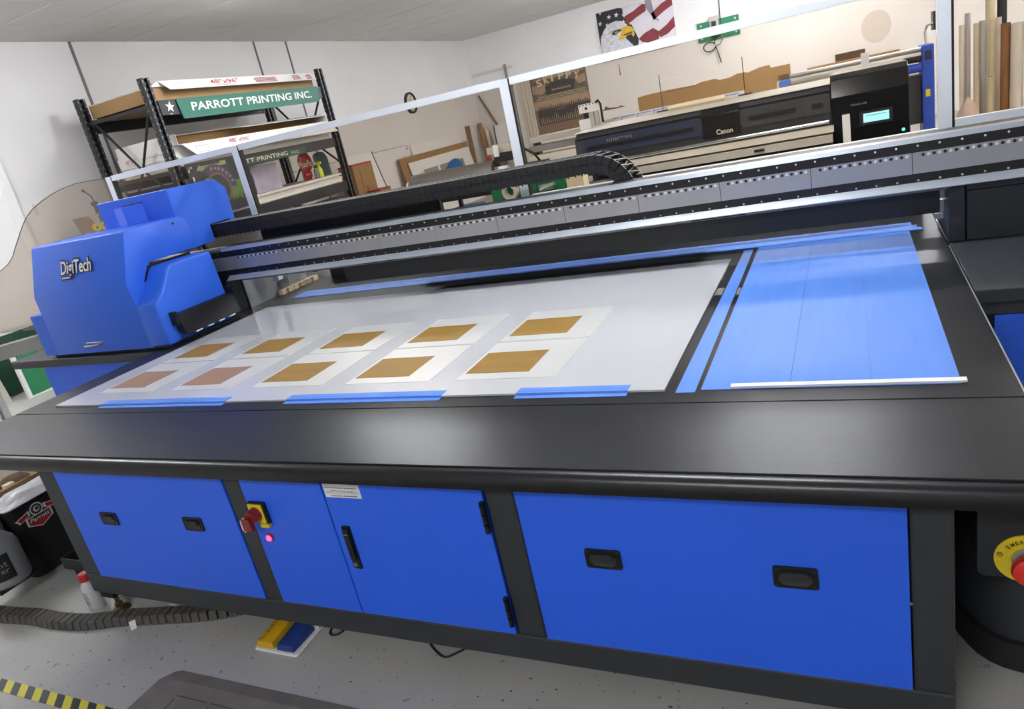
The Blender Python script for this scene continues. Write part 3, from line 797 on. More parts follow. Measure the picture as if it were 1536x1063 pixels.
# bins
def bin_(x, y, w, d, h, label, name='waste_bin'):
    b = thing(name, label, 'bin', (x, y, 0))
    lo = rrect(x - w * .43, x + w * .43, y - d * .43, y + d * .43, .04, 5); hi = rrect(x - w / 2, x + w / 2, y - d / 2, y + d / 2, .045, 5)
    li = rrect(x - w / 2 + .006, x + w / 2 - .006, y - d / 2 + .006, y + d / 2 - .006, .04, 5)
    n = len(lo); q = g('black_matte')
    q.raw([(a, c, 0) for a, c in lo] + [(a, c, h) for a, c in hi] + [(a, c, h) for a, c in li] + [(a, c, h * .5) for a, c in li],
          [list(range(n))[::-1]] + [(k * n + i, k * n + (i + 1) % n, (k + 1) * n + (i + 1) % n, (k + 1) * n + i) for k in range(3) for i in range(n)] + [list(range(3 * n, 4 * n))])
    q.build('body', b, smooth=50, recalc=False)
    q = g('black'); o_ = rrect(x - w / 2 - .006, x + w / 2 + .006, y - d / 2 - .006, y + d / 2 + .006, .048, 5)
    q.raw([(a, c, h - .012) for a, c in o_] + [(a, c, h + .002) for a, c in o_] + [(a, c, h + .002) for a, c in li] + [(a, c, h - .02) for a, c in li], [(k * n + i, k * n + (i + 1) % n, (k + 1) * n + (i + 1) % n, (k + 1) * n + i) for k in range(3) for i in range(n)])
    q.build('rim', b, smooth=40)
    return b
b1 = bin_(-3.23, 1.545, .20, .42, .328, 'black waste bin with a red and silver sticker and a white liner')
rnd = random.Random(5)
q = g('bag_white'); nx, ny = 15, 9; vs = []
for j in range(ny):
    for i in range(nx):
        u, v = i / (nx - 1), j / (ny - 1)
        e = min(u, 1 - u, v, 1 - v) * 4
        vs.append((-3.325 + u * .188, 1.345 + v * .40, .322 + min(1, e) * .012 + rnd.uniform(-.006, .010) + .022 * math.sin(3 * u) * min(1, e)))
q.raw(vs, [(j * nx + i, j * nx + i + 1, (j + 1) * nx + i + 1, (j + 1) * nx + i) for j in range(ny - 1) for i in range(nx - 1)])
q.build('liner', b1, recalc=False, smooth=80)
F = ((-3.1325, 1.458, .262), (0, 1, 0), V(.043, 0, 1).normalized())
q = G().use('white')
def sc(poly, k, cx=0, cy=0): return [(cx + (a - cx) * k, cy + (b - cy) * k) for a, b in poly]
shield = [(-.055, .0), (.055, .0), (.055, -.035), (.0, -.06), (-.055, -.035)]
wl = [(-.095, .012), (-.03, .03), (-.03, .008), (-.08, -.008), (-.085, .002)]; wr = [(-a, b) for a, b in wl]
for pl in (shield, wl, wr[::-1]): q.plate(F, [(a, b) for a, b in pl], .003, .0036)
q.plate(F, circ(0, .022, .027, 24), .0036, .0042)
q.use('red')
q.plate(F, sc(shield, .86, 0, -.026), .0042, .0046); q.plate(F, sc(wl, .72, -.06, .01), .0042, .0046); q.plate(F, sc(wr[::-1], .72, .06, .01), .0042, .0046)
q.use('ink').plate(F, circ(0, .022, .022, 24), .0046, .005); q.plate(F, [(-.045, -.006), (.045, -.006), (.045, -.028), (-.045, -.028)], .0047, .005)
q.use('white').text('Parrott', F, -.042, -.026, .084, .018, .0004, .0052, shear=.2, bold=.02)
q.plate(F, circ(0, .022, .013, 16), .0052, .0055)
q.use('ink').plate(F, circ(.002, .023, .008, 12), .0056, .0059)
q.build('sticker', b1)
b2 = bin_(-3.53, 1.66, .26, .44, .30, 'black waste bin behind the one with the sticker', 'waste_bin')
q = g('carton').box(-3.62, -3.415, 1.47, 1.84, .302, .312); q.box(-3.425, -3.415, 1.47, 1.84, .312, .328); q.use('offwhite').box(-3.63, -3.62, 1.47, 1.84, .302, .37)
tb = thing('scrap_tray', 'shallow brown carton of scraps on top of the rear black bin', 'carton', (-3.52, 1.66, .302)); q.build('tray', tb)
q = g('soil').lathe((-3.50, 1.60, .312), (0, 0, 1), [(.06, 0), (.065, .012), (.04, .03), (.01, .036)], 12); q.build('scraps', tb, smooth=60)
q = g('cream').box(-3.47, -3.435, 1.53, 1.57, .312, .335); q.box(-3.53, -3.49, 1.49, 1.53, .312, .345); q.use('navy').box(-3.47, -3.44, 1.475, 1.50, .312, .33); q.build('scrap_paper', tb)
# grey jug standing before the bin
q = g('black_matte').box(-3.20, -3.03, 1.17, 1.326, .080, .086); q.box(-3.20, -3.14, 1.326, 1.332, .080, .30); q.box(-3.20, -3.14, 1.326, 1.345, .325, .333); q.box(-3.20, -3.14, 1.326, 1.330, .30, .325); q.build('jug_holder', b1)
jg = thing('sprayer_jug', 'grey plastic jug with a black label beside the stickered bin', 'jug', (-3.10, 1.25, .09))
jx, jy = -3.095, 1.245
g('jug_grey').lathe((jx, jy, .0865), (0, 0, 1), [(.072, 0), (.080, .008), (.082, .02), (.082, .155), (.077, .175), (.052, .205), (.032, .222), (.028, .242)], 28).build('body', jg, smooth=50)
g('black').lathe((jx, jy, .329), (0, 0, 1), [(.031, 0), (.031, .02), (.028, .022)], 18).build('cap', jg, smooth=40)
vs = []; fs = []
n = 14
for i in range(n + 1):
    a = math.radians(-50) + (i / n - .5) * 1.7
    for z in (.125, .232): vs.append((jx + math.cos(a) * .0828, jy + math.sin(a) * .0828, z))
fs = [(2 * i, 2 * i + 2, 2 * i + 3, 2 * i + 1) for i in range(n)]
g('black').raw(vs, fs).build('label', jg, recalc=False)
q = G().use('wear')
for word, z, hh in (('Solvent', .180, .020), ('Sprayer', .155, .022)):
    for i, ch in enumerate(word):
        a = math.radians(-50) + (i - 3) * .20
        o = V(jx + math.cos(a) * .0832, jy + math.sin(a) * .0832, z); uu = V(-math.sin(a), math.cos(a), 0)
        low = 'a' in ch or ch in 'vneroy'
        q.text(ch, (o - uu * .0065, uu, (0, 0, 1)), 0, 0 if ch not in 'py' else -.005, .013 if ch != 'l' else .004, hh * (.7 if low and ch != 'y' else 1), .0006, .0)
q.build('label_text', jg)

# ================================================================ LEFT WALL: RACK AND WHAT IT HOLDS
XF, XB, YA, YZ = -5.5, -6.4, 4.83, 7.29
rk = thing('storage_rack', 'tall black steel storage rack against the left white wall', 'rack', (-5.95, 6.06, 0))
pm_ = g('rack_black'); pm_.box(-.03, .03, -.042, -.018, 0, 2.36); pm_.box(-.03, .03, .018, .042, 0, 2.36); pm_.box(-.03, -.012, -.018, .018, 0, 2.36)
k = .05
while k < 2.34:
    pm_.box(.006, .012, -.018, .018, k, k + .025); k += .05
pm_.use('wear')
k = .04
while k < 2.33:
    pm_.box(.0302, .0306, -.036, -.028, k, k + .022); pm_.box(.0302, .0306, .026, .036, k + .02, k + .034)
    pm_.box(-.020, -.012, -.0425, -.0421, k, k + .018); k += .06
pmesh = pm_.mesh('post')
for x, y in ((XF, YA), (XF, YZ), (XB, YA), (XB, YZ)):
    ob = D.objects.new('post', pmesh); COL.objects.link(ob); ob.parent = rk; ob.location = V(x - .03, y, 0) - Vector(worig(rk))
for z0, z1 in ((2.04, 2.165), (1.475, 1.58), (.95, 1.06), (.3, .42)):
    for x in (XF - .02, XB - .02):
        q = g('rack_black').box(x - .03, x, YA + .044, YZ - .044, z0, z1); q.box(x - .045, x - .03, YA + .044, YZ - .044, z0, z0 + .015); q.build('beam', rk)
    for y in (YA, YZ):
        g('rack_black').box(XB, XF - .06, y - .012, y + .012, z1 - .05, z1 - .02).build('cross_bar', rk)
    g('wood' if z0 > 1.2 else 'black_matte').box(XB + .01, XF - .052, YA + .05, YZ - .05, z1 - .03, z1 - .012).build('deck', rk)
for a, b in (((-6.33, 2.12), (-5.93, 1.62)), ((-5.56, 2.14), (-5.93, 1.62)), ((-5.93, 1.62), (-5.56, 1.28)), ((-5.93, 1.62), (-6.35, 1.15))):
    for y in (YA, YZ):
        g('rack_black').tube([(a[0], y, a[1]), (b[0], y, b[1])], .012, 6).build('brace', rk)
# text helper frame for things facing the room (+x side): u along +y, v up
def FX(x, y, z): return ((x, y, z), (0, 1, 0), (0, 0, 1))
def FY(x, y, z): return ((x, y, z), (1, 0, 0), (0, 0, 1))       # facing the camera side (-y)
# carton on the top shelf, lid open towards the room
c1 = thing('flat_carton', 'large flat white and brown carton on the top shelf of the rack', 'carton', (-5.95, 6.05, 2.17))
q = g('carton'); q.box(XB - .02, XF - .07, 4.90, 7.18, 2.172, 2.285); q.build('body', c1)
q = g('carton_white').hexa([(XB - .02, 4.895, 2.286), (XF - .05, 4.895, 2.286), (XF - .05, 7.185, 2.286), (XB - .02, 7.185, 2.286)], [(XB - .02, 4.895, 2.292), (XF - .05, 4.99, 2.335), (XF - .05, 7.185, 2.322), (XB - .02, 7.185, 2.292)])
q.build('lid', c1)
q = g('carton_white').hexa([(XF - .05, 4.99, 2.330), (XF - .05, 7.185, 2.318), (XF - .047, 7.185, 2.322), (XF - .047, 4.99, 2.335)], [(XF + .005, 5.06, 2.245), (XF + .005, 7.17, 2.238), (XF + .009, 7.17, 2.240), (XF + .009, 5.06, 2.247)])
q.build('flap', c1)
uu = V(0, 1, -.003).normalized(); vv = V(-.052, 0, .085).normalized()
F = ((XF + .0045, 5.06, 2.2475), uu, vv)
q = G().use('print_red').text('48"x96"', F, .52, .028, .38, .052, .0006, .004, bold=.01); q.text('FOUR PANELS', F, .55, .008, .26, .012, .0006, .004)
q.build('printing', c1)
for u0, w_ in ((1.12, .34), (1.72, .14), (1.96, .1)):
    q = G().use('print_red')
    for k in range(4): q.plate(F, [(u0 + .02 * (k % 2), .014 + k * .016), (u0 + w_, .014 + k * .016), (u0 + w_, .022 + k * .016), (u0 + .02 * (k % 2), .022 + k * .016)], .004, .0046)
    q.build('print_block', c1)
q = G().use('ink_grey').plate(F, [(.1, .012), (.2, .012), (.2, .015), (.1, .015)], .004, .0046); q.plate(F, [(.1, .06), (.2, .06), (.2, .063), (.1, .063)], .004, .0046); q.plate(F, [(.198, .015), (.2, .015), (.2, .06), (.198, .06)], .004, .0046)
q.build('print_frame', c1)
# second shelf: lower closed carton, upper carton with its long side open
c2 = thing('flat_carton', 'white printed carton at the bottom of the second shelf stack', 'carton', (-5.95, 6.05, 1.58))
g('carton_white').box(-6.36, -5.56, 4.95, 7.20, 1.572, 1.668).build('body', c2)
F = FY(-6.36, 4.9498, 1.572)
q = G().use('print_red').text('48"x96"', F, .10, .035, .16, .045); q.use('ink_grey').text('www.CopyDisplayUSA', F, .32, .04, .44, .03); q.use('print_red').text('FOUR PANELS', F, .1, .014, .14, .012); q.build('printing', c2)
c3 = thing('flat_carton', 'white printed carton in the middle of the second shelf stack', 'carton', (-5.95, 6.05, 1.67))
g('carton_white').box(-6.36, -5.58, 4.94, 7.20, 1.669, 1.769).build('body', c3)
F = FY(-6.36, 4.9398, 1.669)
q = G().use('print_red').text('48"x96"', F, .10, .035, .16, .045); q.text('FOUR PANELS', F, .1, .014, .14, .012); q.use('ink_grey').text('www.CopyDisplayUSA', F, .32, .04, .44, .03); q.build('printing', c3)
c4 = thing('flat_carton', 'open carton with brown inside and hanging white flap on the second shelf', 'carton', (-5.95, 6.05, 1.77))
q = g('carton_white'); q.box(-6.36, -5.52, 4.96, 7.2, 1.77, 1.774); q.box(-6.36, -5.72, 4.96, 7.235, 1.868, 1.874); q.box(-6.36, -6.355, 4.96, 7.2, 1.774, 1.868); q.box(-6.36, -5.52, 4.955, 4.96, 1.77, 1.87); q.box(-6.36, -5.52, 7.2, 7.205, 1.77, 1.87)
q.build('body', c4)
g('carton').box(-5.80, -5.79, 4.965, 7.195, 1.775, 1.867).build('inside_panel', c4)
g('carton_dark').box(-5.785, -5.525, 4.97, 7.19, 1.7745, 1.777).build('inside_floor', c4)
q = g('carton_white').hexa([(-5.72, 5.78, 1.868), (-5.72, 7.235, 1.868), (-5.72, 7.235, 1.874), (-5.72, 5.78, 1.874)], [(-5.53, 5.9, 1.842), (-5.53, 7.235, 1.838), (-5.53, 7.235, 1.842), (-5.53, 5.9, 1.846)]); q.build('top_flap', c4)
q = g('carton_white').hexa([(-5.52, 5.0, 1.766), (-5.52, 7.2, 1.766), (-5.52, 7.2, 1.772), (-5.52, 5.0, 1.772)], [(-5.44, 5.06, 1.652), (-5.44, 7.235, 1.64), (-5.436, 7.235, 1.644), (-5.436, 5.06, 1.656)]); q.build('hanging_flap', c4)
vv = V(-.08, 0, .116).normalized(); F = ((-5.437, 5.06, 1.655), (0, 1, -.004), vv)
q = G().use('print_red').text('48"x96"', F, .48, .07, .3, .05, .0006, .004); q.use('ink_grey')
for a, b, c_, d_ in ((.05, .2, .02, .024), (.05, .2, .09, .094), (.05, .053, .02, .094), (.197, .2, .02, .094), (.12, .123, .02, .094)): q.plate(F, [(a, c_), (b, c_), (b, d_), (a, d_)], .004, .0046)
q.build('printing', c4)
# the name boards
s1 = thing('name_board', 'bright green board reading PARROTT PRINTING INC. along the top of the rack', 'sign', (-5.48, 6.1, 2.0))
F = FX(-5.5, 0, 0)
g('sign_green').plate(F, [(5.12, 1.985), (7.09, 1.997), (7.115, 2.012), (7.135, 2.15), (7.12, 2.168), (5.09, 2.166), (5.075, 2.15), (5.10, 1.99)], 0, .012).build('board', s1)
q = G().use('white').text('PARROTT PRINTING INC.', ((-5.488, 5.225, 2.048), (0, 1, 0), (0, 0, 1)), 0, 0, 1.77, .075, .0006, .001, bold=.018, shear=.06); q.build('lettering', s1)
s1b = thing('star_plate', 'small dark plate with a white star left of the green name board', 'sign', (-5.49, 4.97, 2.03))
g('charcoal').plate(F, [(4.875, 2.035), (5.07, 2.03), (5.06, 2.163), (4.875, 2.163)], 0, .01).build('plate', s1b)
q = G().use('white').plate(F, star(4.985, 2.101, .052, .15), .0105, .0112); q.plate(F, [(4.965, 2.035), (4.985, 2.035), (4.978, 2.047)], .0105, .0112); q.build('star', s1b)
s2 = thing('name_board', 'darker green board reading PARROTT PRINTING INC. below, behind the clear screen', 'sign', (-5.48, 5.9, 1.48))
g('sign_dark_green').plate(F, [(5.25, 1.47), (6.62, 1.474), (6.634, 1.542), (5.25, 1.55)], 0, .012).build('board', s2)
q = G().use('offwhite').text('PARROTT PRINTING', ((-5.488, 5.33, 1.492), (0, 1, 0), (0, 0, 1)), 0, 0, .99, .042, .0006, .001, bold=.015, shear=.06); q.text('INC.', ((-5.488, 6.38, 1.494), (0, 1, 0), (0, 0, 1)), 0, 0, .14, .028, .0006, .001); q.build('lettering', s2)
# dark emblem board: arrow mark, ring, letters, green wing
s3 = thing('emblem_board', 'dark grey board with a green wing emblem and arrow mark behind the screen', 'sign', (-5.46, 5.2, 1.19))
XE = -5.455
F3 = FX(XE, 0, 0)
g('charcoal').plate(F3, [(4.885, 1.09), (5.56, 1.09), (5.56, 1.59), (4.885, 1.59)], 0, .008).build('board', s3)
q2 = G().use('leaf_green')
wc = (5.352, 1.325)
for i in range(8):
    a = math.radians(12 - i * 16); rr_ = .19 if i < 5 else .15
    q2.plate(F3, [wc, (wc[0] + rr_ * .8 * math.cos(a - .12), wc[1] + rr_ * .8 * math.sin(a - .12)), (wc[0] + rr_ * math.cos(a), wc[1] + rr_ * math.sin(a)), (wc[0] + rr_ * .8 * math.cos(a + .12), wc[1] + rr_ * .8 * math.sin(a + .12))], .0082, .009)
q2.plate(F3, circ(wc[0] + .05, wc[1] - .02, .075, 20), .0082, .0088)
q2.plate(F3, [(4.95, 1.30), (5.06, 1.43), (5.18, 1.46), (5.1, 1.3)], .0082, .0088)
q2.build('wing', s3)
ec = (5.2, 1.32)
q = G().use('plum').plate(F3, circ(ec[0], ec[1], .225, 40, -.05, 2.2) + [ec], .0091, .0095)
q.use('brown_ring').plate(F3, circ(ec[0], ec[1], .148, 36), .0097, .0101); q.use('ink').plate(F3, circ(ec[0], ec[1], .128, 36), .0103, .0107)
q.build('ring', s3)
q = G().use('wear')
for i, ch in enumerate('PARROTT'):
    a = math.radians(14 + (6 - i) * 14); oy, oz = ec[0] + .187 * math.cos(a), ec[1] + .187 * math.sin(a)
    uu = V(0, math.sin(a), -math.cos(a)); vv2 = V(0, math.cos(a), math.sin(a))
    q.text(ch, (V(XE, oy, oz) - uu * .014 - vv2 * .015, uu, vv2), 0, 0, .028, .032, .0006, .0097, bold=.03)
q.build('lettering', s3)
q = G().use('arrow_green').plate(F3, [(4.99, 1.515), (5.045, 1.565), (5.05, 1.548), (5.30, 1.548), (5.30, 1.566), (5.375, 1.566), (5.375, 1.528), (5.28, 1.524), (5.26, 1.508), (5.23, 1.520), (5.08, 1.515), (5.045, 1.495), (5.045, 1.512)], .0082, .009)
q.use('offwhite').plate(F3, [(4.90, 1.535), (4.95, 1.545), (4.95, 1.56), (4.92, 1.555), (4.912, 1.51), (4.90, 1.51)], .0082, .009)
q.plate(F3, [(4.925, 1.42), (4.945, 1.44), (4.94, 1.47), (4.925, 1.47)], .0082, .009)
q.use('ink').text('sharper', F3, 5.08, 1.522, .18, .02, .0006, .0095)
q.build('arrow_mark', s3)
# boards lying on the third shelf
zz = 1.064
for i in range(6):
    y0, y1, x1 = 4.90 + .01 * (i % 3), 7.18 - .02 * ((i * 2) % 3), XF - .03 + .008 * ((i * 3) % 4)
    h_ = (.012, .018, .014, .02, .016, .02)[i]
    q = g(('offwhite', 'white', 'carton_white')[i % 3]).box(XB + .08, x1, y0, y1, zz, zz + h_)
    q.use('ink_grey').box(x1 - .004, x1 - .002, y0 + .02, y1 - .02, zz + h_ + .0002, zz + h_ + .0008)
    tag(q.build('foam_board'), ['white foam board at the very bottom of the pile on the third shelf', 'white foam board second from the bottom of the third shelf pile', 'white foam board third from the bottom of the third shelf pile', 'white foam board fourth from the bottom of the third shelf pile', 'white foam board fifth from the bottom, just under the top board', 'white foam board on top of the pile on the third shelf'][i], 'board', 'white boards lying on the third shelf')
    zz += h_ + .001
# things standing on those boards
w1 = g('lilac_wrap'); rnd = random.Random(9); vs = []; 
for j in range(7):
    for i in range(9): vs.append((-5.62 + rnd.uniform(-.012, .012), 5.84 + i * .05, zz + .002 + j * .046))
w1.raw(vs, [(j * 9 + i, j * 9 + i + 1, (j + 1) * 9 + i + 1, (j + 1) * 9 + i) for j in range(6) for i in range(8)]); w1.box(-5.9, -5.64, 5.84, 6.24, zz + .002, zz + .275)
tag(w1.build('wrapped_pack', smooth=60, recalc=False), 'shrink wrapped lilac grey pack standing on the white boards of the rack', 'pack')
r1 = thing('round_sign', 'round red sign with black script and a red stem on the rack shelf', 'sign', (-5.75, 6.87, zz))
FR_ = FX(-5.76, 0, 0)
q = g('red_sign').plate(FR_, circ(6.87, 1.375, .115, 32, sx=1.05), 0, .012); q.plate(FR_, [(6.80, 1.27), (6.93, 1.27), (6.935, 1.215), (6.90, zz + .001), (6.83, zz + .001), (6.80, 1.215)], 0, .012); q.build('board', r1)
q = G().use('ink').text('MooPan', FR_, 6.735, 1.315, .27, .085, .0006, .0125, shear=.1, bold=.06); q.use('cream').text('MooPan', FR_, 6.74, 1.32, .26, .075, .0006, .0135, shear=.1, bold=.012); q.text('sauce', FR_, 6.82, 1.225, .09, .022, .0006, .0125)
q.use('white').plate(FR_, circ(6.80, 1.435, .008, 10), .0125, .013); q.build('lettering', r1)
t1 = g('dark_teal').plate(FX(-5.72, 0, 0), [(7.0, zz + .001), (7.245, zz + .001), (7.24, 1.38), (7.20, 1.44), (7.14, 1.46), (7.05, 1.455), (6.99, 1.43)], 0, .012); t1.use('wear').plate(FX(-5.72, 0, 0), [(6.985, 1.43), (6.995, 1.44), (7.03, 1.25), (7.022, 1.25)], .0125, .0135)
tag(t1.build('teal_board'), 'dark teal rounded board standing at the right end of the rack shelf', 'board')
q = g('cream').plate(FX(-5.95, 0, 0), [(7.08, 1.30), (7.2, 1.30), (7.2, 1.47), (7.08, 1.47)], 0, .01); q.box(-6.0, -5.94, 7.05, 7.1, zz + .001, 1.35); tag(q.build('cream_card'), 'cream card standing behind the dark teal board on the rack', 'card')
for i, (y, m1, lb) in enumerate(((6.98, 'neon', 'neon yellow spray bottle in front of the round red sign'), (6.91, 'grey_machine', 'grey bottle in front of the round red sign'))):
    b = thing('spray_bottle' if i == 0 else 'bottle', lb, 'bottle', (-5.66, y, zz))
    g(m1).lathe((-5.66, y, zz + .001), (0, 0, 1), [(.03, 0), (.032, .01), (.032, .09), (.018, .115), (.014, .12)], 14).build('body', b, smooth=50)
    q = g(m1 if i == 0 else 'black').lathe((-5.66, y, zz + .121), (0, 0, 1), [(.016, 0), (.016, .03)], 12)
    if i == 0: q.box(-5.70, -5.62, y - .012, y + .012, zz + .15, zz + .18)
    q.build('top', b)
# lower shelves
for i, (z0, z1, y0, y1, m1, lb) in enumerate(((.425, .52, 4.95, 7.1, 'navy', 'dark navy board pack on the lowest shelf of the rack'), (.521, .60, 5.2, 7.15, 'black_matte', 'black board pack on top of the navy pack on the lowest shelf'))):
    q = g(m1).box(XB + .1, XF - .02, y0, y1, z0, z1); q.use('white').box(XF - .02, XF - .019, y1 - .6, y1 - .15, z0 + .02, z1 - .02); tag(q.build('board_pack'), lb, 'boards')
q = g('navy').box(XF - .3, XF - .01, 5.9, 7.2, .62, .90); q.use('white').box(XF - .01, XF - .008, 6.72, 7.05, .862, .884); q.box(XF - .01, XF - .008, 6.28, 6.40, .87, .895)
q.use('beige_machine').box(XF - .01, XF - .007, 6.5, 6.78, .63, .80); tag(q.build('storage_box'), 'dark navy box with white tags under the pile of white boards', 'box')

# wall shelf with torch, wedge and tape rolls
sh = thing('wall_shelf', 'thin black wall shelf left of the rack', 'shelf', (-6.5, 4.48, 1.17))
g('black').box(XL + .001, -6.42, 4.28, 4.675, 1.160, 1.176).build('board', sh); g('black').box(XL + .001, -6.6, 4.3, 4.32, 1.08, 1.16).build('bracket', sh); g('black').box(XL + .001, -6.6, 4.62, 4.64, 1.08, 1.16).build('bracket', sh)
q = g('wood').hexa([(-6.55, 4.44, 1.177), (-6.46, 4.44, 1.177), (-6.46, 4.59, 1.177), (-6.55, 4.59, 1.177)], [(-6.55, 4.40, 1.335), (-6.53, 4.40, 1.335), (-6.53, 4.55, 1.335), (-6.55, 4.55, 1.335)]); tag(q.build('wooden_block'), 'brown wooden wedge block on the black wall shelf', 'block')
for y, lb in ((4.525, 'yellow tape roll on the wall shelf, left of the pair'), (4.603, 'yellow tape roll on the wall shelf, right of the pair')):
    t = thing('tape_roll', lb, 'tape roll', (-6.43, y, 1.177), 'yellow tape rolls')
    q = g('yellow').ring((-6.45, y, 1.2165), (1, 0, 0), .014, .038, .025, 20); q.build('roll', t); g('ink').ring((-6.445, y, 1.2165), (1, 0, 0), .006, .0142, .015, 16).build('core', t)
tc_ = thing('blow_torch', 'black blow torch with a bent nozzle on the wall shelf', 'torch', (-6.48, 4.66, 1.177))
g('black').lathe((-6.48, 4.648, 1.177), (0, 0, 1), [(.026, 0), (.028, .01), (.028, .13), (.016, .16)], 14).build('gas_can', tc_, smooth=50)
g('offwhite').lathe((-6.48, 4.648, 1.215), (0, 0, 1), [(.0285, 0), (.0285, .03)], 14).build('can_label', tc_)
q = g('black').box(-6.49, -6.47, 4.61, 4.655, 1.337, 1.44); q.box(-6.49, -6.47, 4.595, 4.65, 1.41, 1.45); q.tube([(-6.48, 4.628, 1.45), (-6.48, 4.622, 1.50), (-6.48, 4.59, 1.535), (-6.48, 4.56, 1.567)], .006, 6); q.tube([(-6.48, 4.575, 1.552), (-6.48, 4.555, 1.572)], .011, 8); q.build('nozzle', tc_)

# green boards and rail at the far left
q = g('green_dark').box(XL + .01, XL + .05, 2.4, 4.7, .02, .52); tag(q.build('green_board'), 'dark green low board along the left wall', 'board')
gb = thing('green_board', 'brighter green board with white edge standing on the floor at far left', 'board', (-6.4, 3.8, 0))
g('green_panel').box(-6.40, -6.37, 3.33, 4.6, .012, .36).build('panel', gb)
q = g('white').box(-6.402, -6.365, 3.30, 3.329, .0, .40); q.box(-6.402, -6.365, 3.33, 4.6, .0, .011); q.build('edging', gb)
rl = thing('roller_rail', 'grey metal rail on short legs at the far left behind the printer', 'rail', (-5.6, 3.1, 0))
d_ = V(.5, .75, 0).normalized(); n_ = V(-d_.y, d_.x, 0)
o1 = V(-5.95, 2.45, 0); o2 = V(-5.35, 3.35, 0)
def slab(q, a, b, w, z0, z1):
    dd = (b - a).normalized(); nn = V(-dd.y, dd.x, 0) * w
    c = [a - nn, b - nn, b + nn, a + nn]
    return q.hexa([(k.x, k.y, z0) for k in c], [(k.x, k.y, z1) for k in c])
slab(g('grey_machine'), o1, o2, .05, .50, .60).build('beam', rl)
for tt in (.35, .72):
    c = o1.lerp(o2, tt); q = g('steel').box(c.x - .04, c.x - .015, c.y - .02, c.y + .02, 0, .4995); q.build('leg', rl)
    q = g('steel').box(c.x + .015, c.x + .04, c.y - .02, c.y + .02, 0, .4995); q.build('leg', rl)
for i in range(2):
    q = g('offwhite').hexa([(-6.56 - .06 * i, 3.02 + .02 * i, 0), (-6.54 - .06 * i, 3.02 + .02 * i, 0), (-6.54 - .06 * i, 3.25, 0), (-6.56 - .06 * i, 3.25, 0)], [(-6.62 - .05 * i, 3.02, .38), (-6.605 - .05 * i, 3.02, .38), (-6.605 - .05 * i, 3.25, .38), (-6.62 - .05 * i, 3.25, .38)])
    tag(q.build('leaning_board'), ['white slat leaning behind the grey rail, nearer one', 'white slat leaning behind the grey rail, nearer the wall'][i], 'slat')

# clock
ck = thing('wall_clock', 'round wall clock with dark rim on the left wall near the corner', 'clock', (XL, 11.15, 1.93))
o_ = (XL + .001, 11.15, 1.935)
g('black').ring(o_, (1, 0, 0), .145, .175, .04, 36).build('rim', ck); g('cream').cyl(o_, (XL + .02, 11.15, 1.935), .146, n=32).build('face', ck)
q = G().use('ink'); FC = FX(XL + .02, 11.15, 1.935)
for k in range(12):
    a = k * math.pi / 6; q.plate(FC, [(math.sin(a - .04) * .11, math.cos(a - .04) * .11), (math.sin(a + .04) * .11, math.cos(a + .04) * .11), (math.sin(a + .04) * .135, math.cos(a + .04) * .135), (math.sin(a - .04) * .135, math.cos(a - .04) * .135)], .0005, .002)
q.build('numerals', ck)
q = G().use('ink').plate(FC, [(-.005, 0), (.004, 0), (-.045, .075), (-.053, .072)], .003, .005); q.plate(FC, [(-.004, 0), (.004, 0), (.012, .11), (.004, .11)], .005, .007); q.build('hands', ck)

# cartons right of the rack
for x0, x1, y0, y1, h_, lb in ((-6.50, -6.25, 8.40, 8.88, 1.197, 'tall brown carton with red tape right of the rack'), (-6.22, -6.0, 8.56, 8.83, .80, 'shorter brown carton with red tape in front of the tall one')):
    t = thing('carton', lb, 'carton', ((x0 + x1) / 2, (y0 + y1) / 2, 0))
    g('carton').box(x0, x1, y0, y1, 0, h_).build('body', t)
    q = g('red_sign').box(x0 - .0006, x1 + .0008, y0 - .0008, y1 + .0006, h_ - .02, h_ + .0008); q.build('tape', t)
    q = g('carton_dark').box(x1, x1 + .0008, y0 + .14, y0 + .16, .02, h_ - .06); q.plate(FX(x1, 0, 0), circ(y0 + .24 if h_ > 1 else y0 + .1, h_ * .7, .035, 14), .0, .001); q.build('print', t)
q = g('wall_bright').hexa([(-6.55, 8.86, 0), (-6.535, 8.86, 0), (-6.535, 9.72, 0), (-6.55, 9.72, 0)], [(-6.74, 8.82, 1.31), (-6.725, 8.82, 1.31), (-6.725, 9.62, 1.31), (-6.74, 9.62, 1.31)])
q.use('charcoal').hexa([(-6.55, 9.721, 0), (-6.53, 9.721, 0), (-6.53, 9.74, 0), (-6.55, 9.74, 0)], [(-6.742, 9.621, 1.312), (-6.722, 9.621, 1.312), (-6.722, 9.64, 1.312), (-6.742, 9.64, 1.312)])
tag(q.build('white_board'), 'white board with a dark right edge leaning on the left wall', 'board')
# leaning cardboard, window picture, white sheet
def lean(q, y0, y1, xb, xt, z0, z1, th=.012):
    return q.hexa([(xb, y0, z0), (xb + th, y0, z0), (xb + th, y1, z0), (xb, y1, z0)], [(xt, y0, z1), (xt + th, y0, z1), (xt + th, y1, z1), (xt, y1, z1)])
q = lean(g('wall_bright'), 10.80, 12.62, -6.72, -6.735, 0, 1.26); tag(q.build('white_sheet'), 'large white sheet leaning on the left wall behind the cardboard', 'sheet')
q = lean(g('carton'), 10.25, 12.80, -6.55, -6.70, 0, 1.09); q.use('carton_dark'); lean(q, 10.25, 10.26, -6.545, -6.69, .01, 1.08, .014); tag(q.build('cardboard'), 'big brown cardboard leaning on the left wall', 'cardboard')
wp = thing('window_picture', 'white board printed with grey green window panes leaning on the cardboard', 'board', (-6.5, 11.6, 0))
lean(g('white'), 10.47, 12.72, -6.50, -6.655, 0, .99).build('board', wp)
s_ = (-.155) / .99
